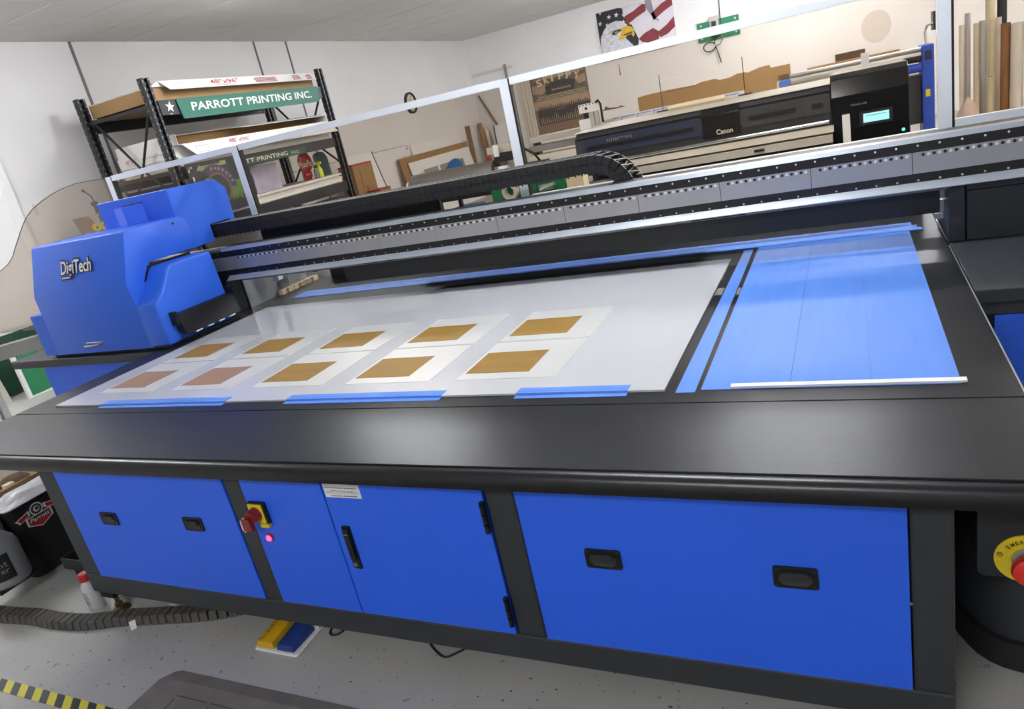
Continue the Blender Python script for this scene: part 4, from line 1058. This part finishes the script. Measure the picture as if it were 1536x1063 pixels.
def wx(z): return -6.50 + .0125 + s_ * z
for k, (y0, y1) in enumerate(((10.85, 11.35), (11.42, 11.85), (11.92, 12.35))):
    q = g('pane_olive').hexa([(wx(.35), y0, .35), (wx(.35) + .002, y0, .35), (wx(.35) + .002, y1, .35), (wx(.35), y1, .35)], [(wx(.82), y0, .82), (wx(.82) + .002, y0, .82), (wx(.82) + .002, y1, .82), (wx(.82), y1, .82)]); q.build('pane', wp)
q = g('cream').hexa([(wx(.3), 10.72, .3), (wx(.3) + .002, 10.72, .3), (wx(.3) + .002, 10.83, .3), (wx(.3), 10.83, .3)], [(wx(.8), 10.72, .8), (wx(.8) + .002, 10.72, .8), (wx(.8) + .002, 10.83, .8), (wx(.8), 10.83, .8)]); q.build('side_strip', wp)
ot = thing('wall_outlet', 'small white wall outlet above the brown cardboard', 'outlet', (XL, 10.70, 1.2)); g('white').box(XL + .001, XL + .012, 10.66, 10.74, 1.18, 1.30).build('plate', ot)
q = g('ink').box(XL + .0121, XL + .013, 10.685, 10.715, 1.25, 1.275); q.box(XL + .0121, XL + .013, 10.685, 10.715, 1.205, 1.23); q.build('socket', ot)

# ================================================================ CORNER
def pole(name, a, b, r, m, label, cat_, group=None):
    q = g(m).cyl(a, b, r, n=16)
    if r > .02:
        d = (Vector(b) - Vector(a)).normalized(); q.use('ink').ring(Vector(b), d, r * .55, r * .8, .001, 16)
    return tag(q.build(name, smooth=40), label, cat_, group)
pole('tube', (-6.47, 13.25, 0), (-6.74 + .07, 13.46, 1.36), .045, 'carton', 'thick brown tube leaning in the wall corner', 'tube')
q = g('wood').box(-6.735, -6.715, 12.95, 13.1, 0, 1.36); tag(q.build('wood_plank'), 'narrow wooden plank against the left wall beside the brown tube', 'plank')
for i, (xt, xb, zt) in enumerate(((-6.60, -6.35, 1.24), (-6.47, -6.24, 1.18), (-6.35, -6.12, 1.24), (-6.21, -6.02, 1.13))):
    pole('paper_tube', (xb, 13.2 - .02 * i, 0), (xt, 13.55, zt), .042, 'tube_white', ['white paper tube in the corner next to the brown tube', 'white paper tube, second in the corner row', 'white paper tube, third in the corner row', 'upright white paper tube, last of the corner row'][i], 'tube', 'white tubes in the corner')
pole('wood_stick', (-5.98, 13.615, .45), (-6.64, 13.62, 1.88), .02, 'wood', 'long thin wooden stick leaning across the corner', 'stick')
q = g('red').lathe((-6.35, 12.9, .55), (0, 0, 1), [(.10, 0), (.07, .08), (.03, .16)], 12); q.box(-6.44, -6.26, 12.8, 13.0, 0, .55); tag(q.build('red_case'), 'red case on the floor by the corner tubes', 'case')
q = g('white').box(-6.14, -5.90, 13.0, 13.02, .0, 1.26); q.use('green_board').box(-6.16, -6.141, 12.99, 13.025, .0, 1.27); tag(q.build('framed_board'), 'pale board with a dark green edge right of the corner tubes', 'board')
for i in range(3):
    q = g('tube_white').box(-5.76 + i * .075, -5.695 + i * .075, YB - .035, YB - .012, .5, 1.955 - .01 * i); tag(q.build('white_strip'), ['white vertical strip left of the brown poster, leftmost of three', 'white vertical strip left of the brown poster, middle of three', 'white vertical strip touching the left edge of the brown poster'][i], 'strip', 'white strips by the brown poster')
q = g('offwhite').box(-6.70, -5.80, YB - .012, YB - .001, 2.235, 2.29); q.use('ink_grey')
for i in range(30): q.box(-6.68 + i * .03, -6.677 + i * .03, YB - .0126, YB - .012, 2.24, 2.255 + .015 * (i % 3 == 0))
tag(q.build('wall_ruler'), 'long pale ruler fixed to the back wall near the corner', 'ruler')
q = g('ink_grey').box(-5.97, -5.93, YB - .04, YB - .001, 1.9, 2.33); tag(q.build('metal_strip'), 'short dark metal strip standing above the screen post on the wall', 'strip')

# ================================================================ BACK WALL
# brown playbill poster
FB = ((0, YB - .03, 0), (1, 0, 0), (0, 0, 1))
sk = thing('poster', 'large brown sepia poster headed SKIPPY on the back wall', 'poster', (-5.0, YB - .02, .9))
g('poster_brown').box(-5.50, -4.35, YB - .028, YB - .005, .9, 1.98).build('board', sk)
q = G().use('poster_sepia').plate(FB, [(-5.49, 1.52), (-4.36, 1.52), (-4.36, 1.97), (-5.49, 1.97)], -.0018, -.001 + .0)
q.use('poster_tan').plate(FB, [(-5.47, 1.80), (-5.25, 1.82), (-5.1, 1.72), (-5.3, 1.62), (-5.47, 1.66)], .0, .0008); q.plate(FB, [(-4.6, 1.80), (-4.37, 1.84), (-4.37, 1.70), (-4.52, 1.68)], 0, .0008); q.plate(FB, [(-5.48, 1.90), (-5.0, 1.95), (-4.4, 1.96), (-4.4, 1.90), (-5.0, 1.88)], 0, .0006)
q.use('poster_dark').plate(FB, [(-5.2, 1.60), (-4.62, 1.60), (-4.58, 1.78), (-4.9, 1.84), (-5.2, 1.76)], .0009, .0015)
q.use('poster_tan').plate(FB, [(-5.49, 1.36), (-4.36, 1.36), (-4.36, 1.51), (-5.49, 1.51)], 0, .0008)
q.use('poster_dark').plate(FB, [(-5.44, 1.06), (-4.36, 1.06), (-4.36, 1.345), (-5.44, 1.345)], .0, .0008)
rnd = random.Random(11)
q.use('poster_tan')
for i in range(26):
    x = -5.4 + i * .04; q.plate(FB, [(x, 1.08), (x + .014, 1.08), (x + .012, 1.08 + rnd.uniform(.06, .16)), (x + .002, 1.08 + rnd.uniform(.06, .16))], .001, .0016)
q.use('poster_dark')
for i in range(22):
    x = -5.4 + i * .047; q.plate(FB, [(x, 1.352), (x + .03, 1.352), (x + .024, 1.352 + rnd.uniform(.03, .07)), (x + .005, 1.352 + rnd.uniform(.03, .07))], .001, .0016)
q.use('ink_grey').plate(FB, [(-5.05, 1.30), (-4.85, 1.315), (-4.85, 1.325), (-5.05, 1.31)], .0018, .002)
q.build('picture', sk)
q = G().use('cream')
for i, ch in enumerate('SKIPPY'):
    a = (i - 2.5) / 2.5
    uu = V(math.cos(-a * .16), 0, math.sin(-a * .16)); vv2 = V(-uu.z, 0, uu.x)
    o_ = V(-4.925 + a * .375, YB - .03, 1.825 - .045 * a * a)
    q.text(ch, (o_ - uu * .05, uu, vv2), 0, 0, .04 if ch == 'I' else .105, .125, .0006, .002, bold=.03)
q.text('TECHNICOLOR', FB, -5.08, 1.655, .40, .032, .0006, .002)
q.text('WON OF A KIND FROM THE HOME TOWN HIT', FB, -5.38, 1.565, .98, .03, .0006, .002); q.text('WHITE HORSE CIRCUS AND THEATRE COMPANY', FB, -5.42, 1.525, 1.04, .03, .0006, .002)
q.build('lettering', sk)
# eagle and flag poster
ep = thing('poster', 'poster of an eagle head before a red and white striped flag on the back wall', 'poster', (-3.3, YB - .02, 1.93))
ex0, ex1, ez0, ez1 = -3.99, -2.62, 1.93, 2.765
g('flag_white').box(ex0, ex1, YB - .028, YB - .004, ez0, ez1).build('board', ep)
def E(u, v): return (ex0 + u * (ex1 - ex0), ez0 + v * (ez1 - ez0))
q = G()
def art(mname, pts, lvl): q.use(mname).plate(FB, [E(a, b) for a, b in pts], lvl * .0008 - .0012, lvl * .0008 - .0004)
art('flag_navy', [(0, 0), (.48, 0), (.52, .3), (.45, .62), (.36, .80), (.36, .97), (.30, 1), (0, 1)], 0)
art('flag_shade', [(.60, .0), (1, .0), (1, .18), (.6, .1)], 0)
art('flag_red', [(.40, .62), (.52, .72), (.66, .80), (.66, .93), (.62, .95), (.5, .86), (.37, .80)], 1)
art('flag_red', [(.52, .30), (.60, .38), (.72, .44), (.80, .34), (.78, .20), (.64, .18), (.56, .22)], 1)
art('flag_red', [(.42, .05), (.6, .10), (.62, .16), (.5, .15), (.42, .1)], 1)
art('flag_shade', [(.66, 1), (.66, .86), (.74, .62), (.82, .52), (.76, .7), (.74, 1)], 1)
art('flag_red', [(.72, .72), (.86, .86), (1, .93), (1, .78), (.88, .70), (.74, .58)], 1)
art('flag_red', [(.78, .34), (.9, .44), (1, .56), (1, .36), (.9, .26), (.80, .22)], 1)
art('flag_navy', [(.92, 1), (1, 1), (1, .92), (.95, .95)], 1)
art('flag_red', [(.0 + .9, 1), (.84, .95), (.9, .93), (.97, .97)], 1)
for a, b, r in ((.17, .87, .045), (.27, .87, .05), (.13, .72, .04), (.35, .70, .045), (.44, .64, .03), (.36, .84, .03), (.04, .78, .045), (.06, .98, .03)):
    q.use('flag_white').plate(FB, star(*E(a, b), r * .95, .2), .0004, .0008)
art('feather', [(.02, 0), (.0, .25), (.02, .50), (.08, .64), (.16, .74), (.26, .76), (.34, .72), (.39, .64), (.40, .56), (.33, .45), (.36, .36), (.44, .20), (.44, .12), (.36, .10), (.32, 0)], 3)
art('feather', [(.08, 0), (.05, .2), (.10, .36), (.2, .4), (.3, .3), (.3, .1), (.26, 0)], 4)
art('beak', [(.32, .58), (.37, .62), (.44, .58), (.475, .50), (.475, .40), (.45, .36), (.44, .43), (.38, .42), (.32, .36), (.25, .38), (.29, .46)], 5)
art('brick_hole', [(.36, .43), (.44, .44), (.46, .48), (.40, .47), (.30, .45)], 6)
art('ink', [(.17, .54), (.22, .585), (.30, .58), (.32, .55), (.28, .53), (.24, .49), (.19, .49)], 5)
art('beak', [(.215, .525), (.235, .55), (.26, .545), (.26, .52), (.235, .505)], 6); art('ink', [(.228, .52), (.238, .54), (.25, .535), (.248, .515)], 7)
art('ink_grey', [(.12, .535), (.17, .56), (.22, .60), (.16, .585)], 5)
for k in range(9): art('ink_grey', [(.06 + .03 * k, .05 + .02 * (k % 3)), (.066 + .03 * k, .05 + .02 * (k % 3)), (.06 + .027 * k, .16 + .03 * (k % 2)), (.055 + .027 * k, .16 + .03 * (k % 2))], 6)
art('flag_navy', [(.0, .0), (.10, .0), (.2, .03), (.45, .06), (.45, .0)], 6)
q.build('picture', ep)
# green outlet plate with charger and cord
gp = thing('outlet_plate', 'green mounting plate with an outlet box and dangling cord on the back wall', 'plate', (-1.9, YB - .02, 1.86))
g('green_panel').box(-2.255, -1.56, YB - .022, YB - .003, 1.865, 2.18).build('plate', gp)
q = g('white')
for x, z in ((-2.19, 2.13), (-1.62, 2.13), (-2.19, 1.92), (-1.62, 1.92)): q.cyl((x, YB - .022, z), (x, YB - .026, z), .014, n=10)
q.build('screw', gp, kind='stuff')
g('beige_machine').box(-2.04, -1.89, YB - .06, YB - .0225, 2.08, 2.24).build('outlet_box', gp)
q = g('black').box(-2.0, -1.93, YB - .10, YB - .061, 2.08, 2.16); q.box(-2.02, -1.91, YB - .075, YB - .023, 1.90, 2.06); q.build('charger', gp)
lp = [(-1.97, YB - .05, 1.9), (-1.99, YB - .05, 1.80)] + [(-2.08 + .10 * math.cos(a), YB - .05, 1.77 + .075 * math.sin(a)) for a in [i * 2 * math.pi / 16 for i in range(1, 17)]] + [(-1.96, YB - .05, 1.70), (-1.93, YB - .05, 1.58), (-1.91, YB - .05, 1.48)]
g('black').tube(lp, .009, 6).build('cord', gp)
g('grey_machine').tube([(-1.88, YB - .04, 2.0), (-1.85, YB - .04, 1.86), (-1.90, YB - .05, 1.78), (-1.98, YB - .05, 1.77)], .008, 6).build('cord', gp)
g('ink').tube([(-1.86, YB - .03, 2.1), (-1.85, YB - .015, 2.5), (-1.84, YB - .015, ZC - .002)], .008, 6).build('cord', gp)
# torn brown board along the wall, drawings, brick patch, stain
tp = [(-3.45, .3), (-3.45, 1.20), (-3.3, 1.215), (-2.9, 1.22), (-2.6, 1.215), (-2.4, 1.21), (-2.3, 1.235), (-2.05, 1.24), (-1.98, 1.205), (-1.8, 1.21), (-1.68, 1.245), (-1.55, 1.245), (-1.5, 1.225), (-1.3, 1.27), (-1.14, 1.275), (-1.13, 1.225), (-.82, 1.225), (-.82, .3)]
q = G().use('carton').plate(((0, YB - .001, 0), (1, 0, 0), (0, 0, 1)), tp, .004, .014); q.use('carton_dark').plate(((0, YB - .016, 0), (1, 0, 0), (0, 0, 1)), [(-2.95, 1.19), (-2.4, 1.19), (-2.35, 1.2), (-2.9, 1.205)], 0, .001); tag(q.build('brown_board'), 'long torn brown backing board along the back wall behind the wide printer', 'board')
q = g('brick_hole').box(-.13, .31, YB - .006, YB - .0005, 1.05, 1.21); o = q.build('trim_7', kind='structure')
q = G().use('stain').plate(((0, YB - .0005, 0), (1, 0, 0), (0, 0, 1)), circ(.48, 1.50, .24, 24, sx=.9), 0, .002); q.build('trim_8', kind='structure')
q = g('carton_dark').plate(((0, YB - .0005, 0), (1, 0, 0), (0, 0, 1)), [(-4.18, 1.10), (-4.12, 1.12), (-4.08, 1.17), (-4.02, 1.13), (-3.85, 1.11), (-3.8, 1.13), (-3.7, 1.10), (-3.9, 1.09)], 0, .002); q.plate(((0, YB - .0005, 0), (1, 0, 0), (0, 0, 1)), [(-3.72, 1.65), (-3.70, 1.65), (-3.71, 1.85), (-3.72, 1.85)], 0, .002); q.build('trim_9', kind='structure')

# ================================================================ WIDE PRINTER BEHIND
cp = thing('wide_printer', 'long dark grey wide format roll printer with a touch screen behind the clear screen', 'printer', (-.9, 6.8, 0))
y0 = 6.4
q = g('charcoal').prism([(6.42, .72), (6.40, .93), (6.42, 1.055), (6.50, 1.11), (7.15, 1.12), (7.15, .72)], 'x', -2.26, -.11); q.build('front_cover', cp, bevel=.006, seg=1)
q = g('beige_machine').prism([(6.47, 1.105), (6.50, 1.113), (7.16, 1.125), (7.16, 1.112)], 'x', -2.27, .40); q.build('top_edge', cp)
q = g('black_gloss').prism([(6.395, .64), (6.395, 1.0), (6.43, 1.13), (6.52, 1.165), (7.15, 1.165), (7.15, .64)], 'x', -.109, .43); q.build('control_tower', cp, bevel=.006, seg=1)
q = g('black_gloss').prism([(6.375, .87), (6.388, 1.05), (6.45, 1.10), (6.45, .87)], 'x', -1.11, -.80); q.build('window_hump', cp, bevel=.004)
for a, b in ((-2.2, -1.13), (-.78, -.32), (-.30, -.12)):
    q = g('navy' if a < -1.5 else 'charcoal').hexa([(a, 6.396, .90), (b, 6.396, .90), (b, 6.43, .90), (a, 6.43, .90)], [(a, 6.408, 1.045), (b, 6.408, 1.045), (b, 6.43, 1.045), (a, 6.43, 1.045)]); q.build('cover_panel', cp)
    q = g('black').box(a + .05, b - .05, 6.39, 6.396, .955, .985); q.build('grip_slot', cp)
q = g('black').box(-2.25, -.11, 6.405, 6.45, 1.056, 1.066); q.build('cover_seam', cp)
rnd = random.Random(4)
q = g('wear')
for i in range(12): q.box(-1.95 + i * .02, -1.942 + i * .02, 6.3955, 6.397, 1.0 + rnd.uniform(-.01, .01), 1.02)
q.build('print_marks', cp, kind='stuff')
FCn = FY(-.995, 6.376, .885)
G().use('offwhite').text('Canon', FCn, 0, .0, .135, .042, .0008, .001, bold=.02).build('lettering', cp)
q = g('black').box(.085, .315, 6.385, 6.3945, .755, .86); q.build('screen_bezel', cp)
g('screen').box(.112, .29, 6.3835, 6.3848, .775, .842).build('touch_screen', cp)
q = g('ink').box(.13, .27, 6.383, 6.3834, .822, .826); q.build('screen_lines', cp)
G().use('wear').text('Colorado 1650', FY(.03, 6.3945, .915), 0, 0, .11, .016, .0005, .0005).build('lettering', cp)
g('led_green').lathe((.383, 6.394, .676), (0, -1, 0), [(.012, 0), (.011, .004), (.004, .006)], 12).build('status_lamp', cp)
g('white').box(-.037, .018, 6.33, 6.39, .60, .862).build('end_bracket', cp)
# roll feed beams below the cover
g('chrome').cyl((-1.9, 6.33, .83), (-.13, 6.33, .838), .014, n=12).build('feed_rod', cp, smooth=40)
g('offwhite').box(-1.9, -.10, 6.30, 6.40, .755, .80).build('front_beam', cp)
g('beige_machine').box(-1.9, -.11, 6.28, 6.42, .68, .74).build('front_beam', cp)
g('grey_machine').box(-2.2, -.11, 6.30, 6.9, .52, .66).build('base_beam', cp)
q = g('black').box(-1.92, -1.78, 6.27, 6.31, .70, .72); q.box(-.7, -.62, 6.27, 6.28, .70, .72); q.build('latch', cp, kind='stuff')
for x in (-2.0, .2):
    q = g('charcoal').box(x - .06, x + .06, 6.6, 6.75, .06, .719); q.box(x - .06, x + .06, 6.35, 7.1, 0, .06); q.build('leg', cp)
g('black').box(-.10, .42, 6.42, 7.1, .06, .639).build('ink_cabinet', cp)
# two thin black rods, roll and drawings on its back edge
for x, z0, z1, lb in ((-1.581, 1.127, 1.46, 'thin black rod standing on the wide printer, left one'), (-.826, 1.127, 1.455, 'thin black rod standing on the wide printer, right one')):
    rd = thing('black_rod', lb, 'rod', (x, 7.14, z0)); g('black').cyl((x, 7.14, z0), (x + .002, 7.14, z1), .0035, n=8).build('rod', rd); q = g('black').box(x - .06, x + .06, 7.13, 7.15, z0, z0 + .012); q.build('foot', rd)
q = g('cream').cyl((-1.50, 7.0, 1.15), (-.98, 7.0, 1.15), .022, n=14); tag(q.build('paper_roll', smooth=40), 'short cream paper roll lying on the wide printer top', 'paper roll')
wd = thing('drawing_board', 'white board with blue line drawings leaning behind the wide printer', 'board', (-1.4, 7.3, 0))
g('white').box(-2.30, -.86, 7.42, 7.44, .0, 1.16).build('board', wd)
q = g('blue_light')
for k in range(8): x = -2.25 + k * .17; q.box(x, x + .008, 7.418, 7.4195, 1.0, 1.14); q.box(x, x + .15, 7.418, 7.4195, 1.14, 1.147)
q.build('drawing', wd)
q = g('grey_machine').box(-.86, -.62, 7.3, 7.32, 1.13, 1.16); q.box(-.75, -.73, 7.25, 7.35, 1.1, 1.2)
# blue laminator further back
lm_ = thing('laminator', 'blue ended roll laminator far behind, right of the wide printer', 'laminator', (.1, 10.0, 0))
for x0, x1, z0, z1 in ((.80, .92, .0, 1.165), (-.735, -.615, .0, 1.10)):
    q = g('blue_machine' if x0 > 0 else 'blue_light').box(x0, x1, 9.9, 10.4, z0, z1); q.build('end_frame', lm_, bevel=.01, seg=1)
g('navy').box(.825, .895, 9.895, 9.899, 1.0, 1.10).build('control_panel', lm_)
q = g('yellow').box(.83, .875, 9.895, 9.899, .60, .68); q.build('warning_label', lm_)
g('wood').box(-.745, -.62, 9.95, 10.05, 1.101, 1.17).build('end_block', lm_)
g('white').box(-.765, -.737, 9.9, 10.3, .9, 1.09).build('end_plate', lm_)
for y, z, r, m1 in ((9.98, 1.128, .025, 'steel'), (9.97, 1.055, .045, 'beige_machine'), (10.2, 1.10, .035, 'steel')):
    g(m1).cyl((-.61, y, z), (.795, y, z), r, n=18).build('roller', lm_, smooth=40)
g('black').cyl((.55, 9.97, 1.04), (.795, 9.97, 1.04), .05, n=18).build('roller_end', lm_, smooth=40)
g('blue_machine').cyl((.4, 9.95, .93), (.795, 9.95, .93), .05, n=18).build('roller', lm_, smooth=40)
q = g('chrome').tube([(.86, 10.1, 1.166), (.85, 10.1, 1.30), (.87, 10.1, 1.36), (.95, 10.1, 1.38)], .015, 8); q.build('lamp_arm', lm_)
g('black').box(.93, .97, 10.05, 10.3, 1.30, 1.5).build('monitor', lm_)
g('charcoal').box(-.6, .79, 10.0, 10.3, .3, .85).build('body', lm_)
q = g('white').box(.16, .24, 9.0, 9.04, 0, 1.235); tag(q.build('white_post'), 'white upright post standing before the laminator rollers', 'post')
q = g('carton').box(-.55, .78, YB - .3, YB - .2, .0, 1.10); tag(q.build('cardboard_sheet'), 'brown cardboard along the back wall behind the laminator', 'cardboard')

# roll cutter, blue chair, grey bench left of the wide printer
rc_ = thing('roll_cutter', 'grey roll stand with a dark cloth covered roll behind the cable chain', 'machine', (-3.8, 7.0, 0))
g('roll_grey').cyl((-4.43, 7.0, .85), (-3.38, 7.0, .85), .14, n=28).build('roll', rc_, smooth=40)
g('black').cyl((-4.44, 7.0, .82), (-3.9, 7.0, .82), .143, n=28).build('roll_cover', rc_, smooth=40)
g('cream').cyl((-4.50, 7.0, .84), (-4.441, 7.0, .84), .09, n=24).build('roll_core', rc_, smooth=40)
q = g('beige_machine').prism([(-3.48, .72), (-3.30, .72), (-3.30, 1.10), (-3.43, 1.10), (-3.45, .98)], 'y', 7.14, 7.3); q.build('end_plate', rc_)
q = g('beige_machine').box(-3.44, -3.16, 6.98, 7.13, 1.05, 1.12); q.use('black').box(-3.36, -3.12, 6.95, 7.10, .96, 1.045); q.build('motor_box', rc_)
q = g('white').cyl((-3.31, 6.93, 1.02), (-3.31, 6.93, 1.14), .03, n=14); q.build('paper_core', rc_)
q = g('grey_machine').box(-3.35, -3.28, 6.90, 6.949, .80, .92); q.use('white').box(-3.3, -3.2, 6.88, 6.94, .86, .92); q.build('switch_box', rc_)
for x in (-4.3, -3.4): g('charcoal').box(x - .03, x + .03, 7.15, 7.25, 0, .7).build('leg', rc_)
g('charcoal').box(-4.3, -3.4, 7.16, 7.24, .62, .68).build('crossbar', rc_)
bc = thing('chair', 'blue rounded chair back in front of the window picture', 'chair', (-4.03, 7.5, 0))
q = G().use('chair_blue').plate(FY(-4.30, 7.5, 0), [(-.02, .80), (.26, .80), (.27, 1.0), (.24, 1.05), (.19, 1.065), (.12, 1.04), (.05, .96), (.0, .88)], 0, .05); q.build('backrest', bc, bevel=.012)
g('chair_blue').box(-4.33, -4.0, 7.45, 7.8, .43, .49).build('seat', bc, bevel=.015); g('black').cyl((-4.16, 7.62, .06), (-4.16, 7.62, .43), .025, n=12).build('column', bc); q = g('black').box(-4.4, -3.92, 7.6, 7.64, .03, .06); q.box(-4.18, -4.14, 7.4, 7.85, .03, .06); q.build('base', bc); g('black').box(-4.18, -4.14, 7.455, 7.5, .49, .8).build('stem', bc)
bn = thing('roller_bench', 'grey white layered roller bench left of the wide printer', 'bench', (-2.75, 7.2, 0))
for z0, z1, m1, yy in ((1.06, 1.12, 'beige_machine', 7.35), (.97, 1.03, 'grey_machine', 7.25), (.89, .94, 'offwhite', 7.15), (.80, .86, 'beige_machine', 7.05)):
    g(m1).box(-3.08, -2.42, yy, yy + .25, z0, z1).build('rail', bn)
for x in (-3.05, -2.45): g('charcoal').box(x - .025, x + .025, 7.4, 7.5, 0, 1.0599).build('leg', bn)
q = g('black').tube([(-3.06, 7.0, 1.0), (-3.0, 6.95, 1.05), (-2.9, 6.95, .98), (-2.86, 7.0, .88)], .014, 6); q.build('hose', bn)
q = g('black').tube([(-3.085, 6.98, .92), (-3.06, 6.92, 1.0), (-3.0, 6.92, .95), (-2.98, 6.95, .82)], .01, 6); q.build('hose', bn)
g('black').box(-3.02, -2.78, 6.92, 7.04, .80, .90).build('gearbox', bn)
ms = thing('measuring_head', 'white and black measuring head standing before the sepia poster', 'instrument', (-2.33, 7.25, 0))
q = g('white').box(-2.44, -2.22, 7.21, 7.31, 1.26, 1.345); q.box(-2.45, -2.33, 7.19, 7.26, 1.10, 1.20); q.build('housing', ms)
q = g('beige_machine').box(-2.34, -2.29, 7.20, 7.25, 1.11, 1.259); q.box(-2.285, -2.25, 7.21, 7.26, 1.10, 1.259); q.box(-2.20, -2.12, 7.21, 7.28, 1.11, 1.15); q.build('guide', ms)
q = g('black').tube([(-2.25, 7.20, 1.34), (-2.22, 7.19, 1.355), (-2.20, 7.19, 1.32), (-2.20, 7.19, 1.14)], .012, 6); q.cyl((-2.36, 7.2099, 1.30), (-2.36, 7.205, 1.30), .014, n=12)
for k in range(6): q.box(-2.43 + k * .035, -2.415 + k * .035, 7.207, 7.21, 1.33, 1.34)
q.box(-2.4, -2.3, 7.22, 7.28, 1.205, 1.258); q.build('fittings', ms)
g('charcoal').box(-2.42, -2.15, 7.32, 7.36, 0, 1.0995).build('stand', ms)

# green machine seen in the gap below the chain
gm = thing('green_machine', 'green low machine with a white core seen through the gap under the cable chain', 'machine', (-1.95, 4.7, 0))
g('green_panel').box(-2.25, -1.70, 4.5, 5.0, 0, .96).build('body', gm)
q = g('offwhite').ring((-2.09, 4.499, .915), (0, -1, 0), .032, .056, .05, 24); q.build('core', gm)
q = g('steel').cyl((-1.88, 4.49, .90), (-1.78, 4.49, .905), .022, n=12); q.cyl((-1.87, 4.47, .89), (-1.76, 4.47, .92), .012, n=8); q.build('coil', gm)
g('ink').box(-1.905, -1.90, 4.498, 4.4995, 0, .96).build('seam', gm)
q = g('cream').hexa([(-1.69, 4.5, .85), (-1.57, 4.5, .85), (-1.57, 4.6, .85), (-1.69, 4.6, .85)], [(-1.69, 4.5, .93), (-1.57, 4.5, .955), (-1.57, 4.6, .955), (-1.69, 4.6, .93)]); q.use('grey_machine').box(-1.69, -1.57, 4.495, 4.62, 0, .85); tag(q.build('wedge_block'), 'cream topped grey block right of the green machine', 'block')

# ================================================================ ROLLS AT THE RIGHT, BEHIND THE SCREEN
for i, (x, r, zt, m1, lb) in enumerate(((.958, .022, 1.31, 'tube_white', 'pale paper tube first from the right screen post'), (1.006, .023, 1.40, 'tube_lilac', 'tall lilac grey tube second from the right screen post'),
        (1.068, .022, 1.30, 'tube_cream', 'thin cream tube third from the right screen post'), (1.122, .028, 1.312, 'tube_lilac', 'pale grey tube in the middle of the rolls'), (1.185, .024, 1.30, 'tube_cream', 'cream tube left of the brown tube'),
        (1.238, .024, 1.312, 'tube_white', 'white tube just left of the brown patterned tube'))):
    t = thing('paper_tube', lb, 'tube', (x, 8.0, 0), 'upright tubes behind the right screen pane')
    g(m1).cyl((x, 8.0 + .03 * (i % 2), 0), (x, 8.0 + .03 * (i % 2), zt), r, n=18).build('tube', t, smooth=40); g('ink').cyl((x, 8.0 + .03 * (i % 2), zt), (x, 8.0 + .03 * (i % 2), zt + .001), r * .7, n=14).build('opening', t)
for i, (x, r, zt, m1, lb, y) in enumerate(((1.275, .036, 1.255, 'tube_brown', 'thick brown patterned tube at the right behind the screen', 7.93), (1.355, .048, 1.238, 'tube_white', 'thick white tube right of the brown tube', 7.9), (1.06, .02, .835, 'tube_cream', 'short cream tube in front of the tall tubes, left one', 7.9), (1.163, .026, .835, 'tube_cream', 'short cream tube in front of the tall tubes, right one', 7.9), (1.455, .04, 1.3, 'tube_brown', 'brown tube at the right picture edge', 7.9), (1.52, .03, 1.5, 'tube_brown', 'dark brown tube furthest right behind the screen', 8.1))):
    t = thing('paper_tube', lb, 'tube', (x, y, 0)); g(m1).cyl((x, y, 0), (x, y, zt), r, n=20).build('tube', t, smooth=40); g('ink').cyl((x, y, zt), (x, y, zt + .001), r * .7, n=14).build('opening', t)
for i, (x, y, zt, m1, lb) in enumerate(((1.15, 8.6, 1.75, 'tube_cream', 'very tall cream tube behind the row of tubes'), (1.26, 8.6, 1.8, 'tube_cream', 'very tall cream tube behind the brown tube'), (1.36, 8.65, 1.75, 'black_matte', 'very tall dark tube behind the white thick tube'))):
    if i == 0: continue
    t = thing('paper_tube', lb, 'tube', (x, y, 0)); g(m1).cyl((x, y, 0), (x, y, zt), .04, n=18).build('tube', t, smooth=40); g('ink').cyl((x, y, zt), (x, y, zt + .001), .028, n=14).build('opening', t)
q = g('plastic_bag'); rnd = random.Random(8); n = 10; vs = []; fs = []
rows = [(.11, .30), (.115, .42), (.095, .52), (.07, .60), (.035, .68), (.012, .70)]
for r, z in rows:
    for i in range(n):
        a = 2 * math.pi * i / n; k = r * rnd.uniform(.8, 1.15); vs.append((.975 + math.cos(a) * k, 7.75 + math.sin(a) * k * .7, z + rnd.uniform(-.015, .015)))
for k in range(len(rows) - 1):
    for i in range(n): fs.append((k * n + i, k * n + (i + 1) % n, (k + 1) * n + (i + 1) % n, (k + 1) * n + i))
fs.append(list(range(n))[::-1])
q.raw(vs, fs); tag(q.build('plastic_bag', smooth=40), 'crumpled clear pinkish plastic bag beside the tubes', 'bag')
q = g('black_matte').box(.55, 1.6, 7.6, 8.3, .20, .30); 
st = thing('low_stand', 'low black stand holding the plastic bag at the right', 'stand', (.95, 7.7, 0)); g('black_matte').box(.80, .92, 7.6, 7.85, 0, .28).build('stand', st); g('black_matte').box(.93, 1.02, 7.65, 7.85, 0, .284).build('stand', st)
q = g('plastic_bag').hexa([(.55, 7.6, .40), (.80, 7.6, .40), (.80, 7.8, .40), (.55, 7.8, .40)], [(.58, 7.62, .47), (.79, 7.62, .52), (.79, 7.78, .50), (.58, 7.78, .45)]); q.use('black').box(.55, .79, 7.6, 7.85, 0, .399); tag(q.build('covered_box'), 'black box covered with crumpled plastic left of the right screen post', 'box')
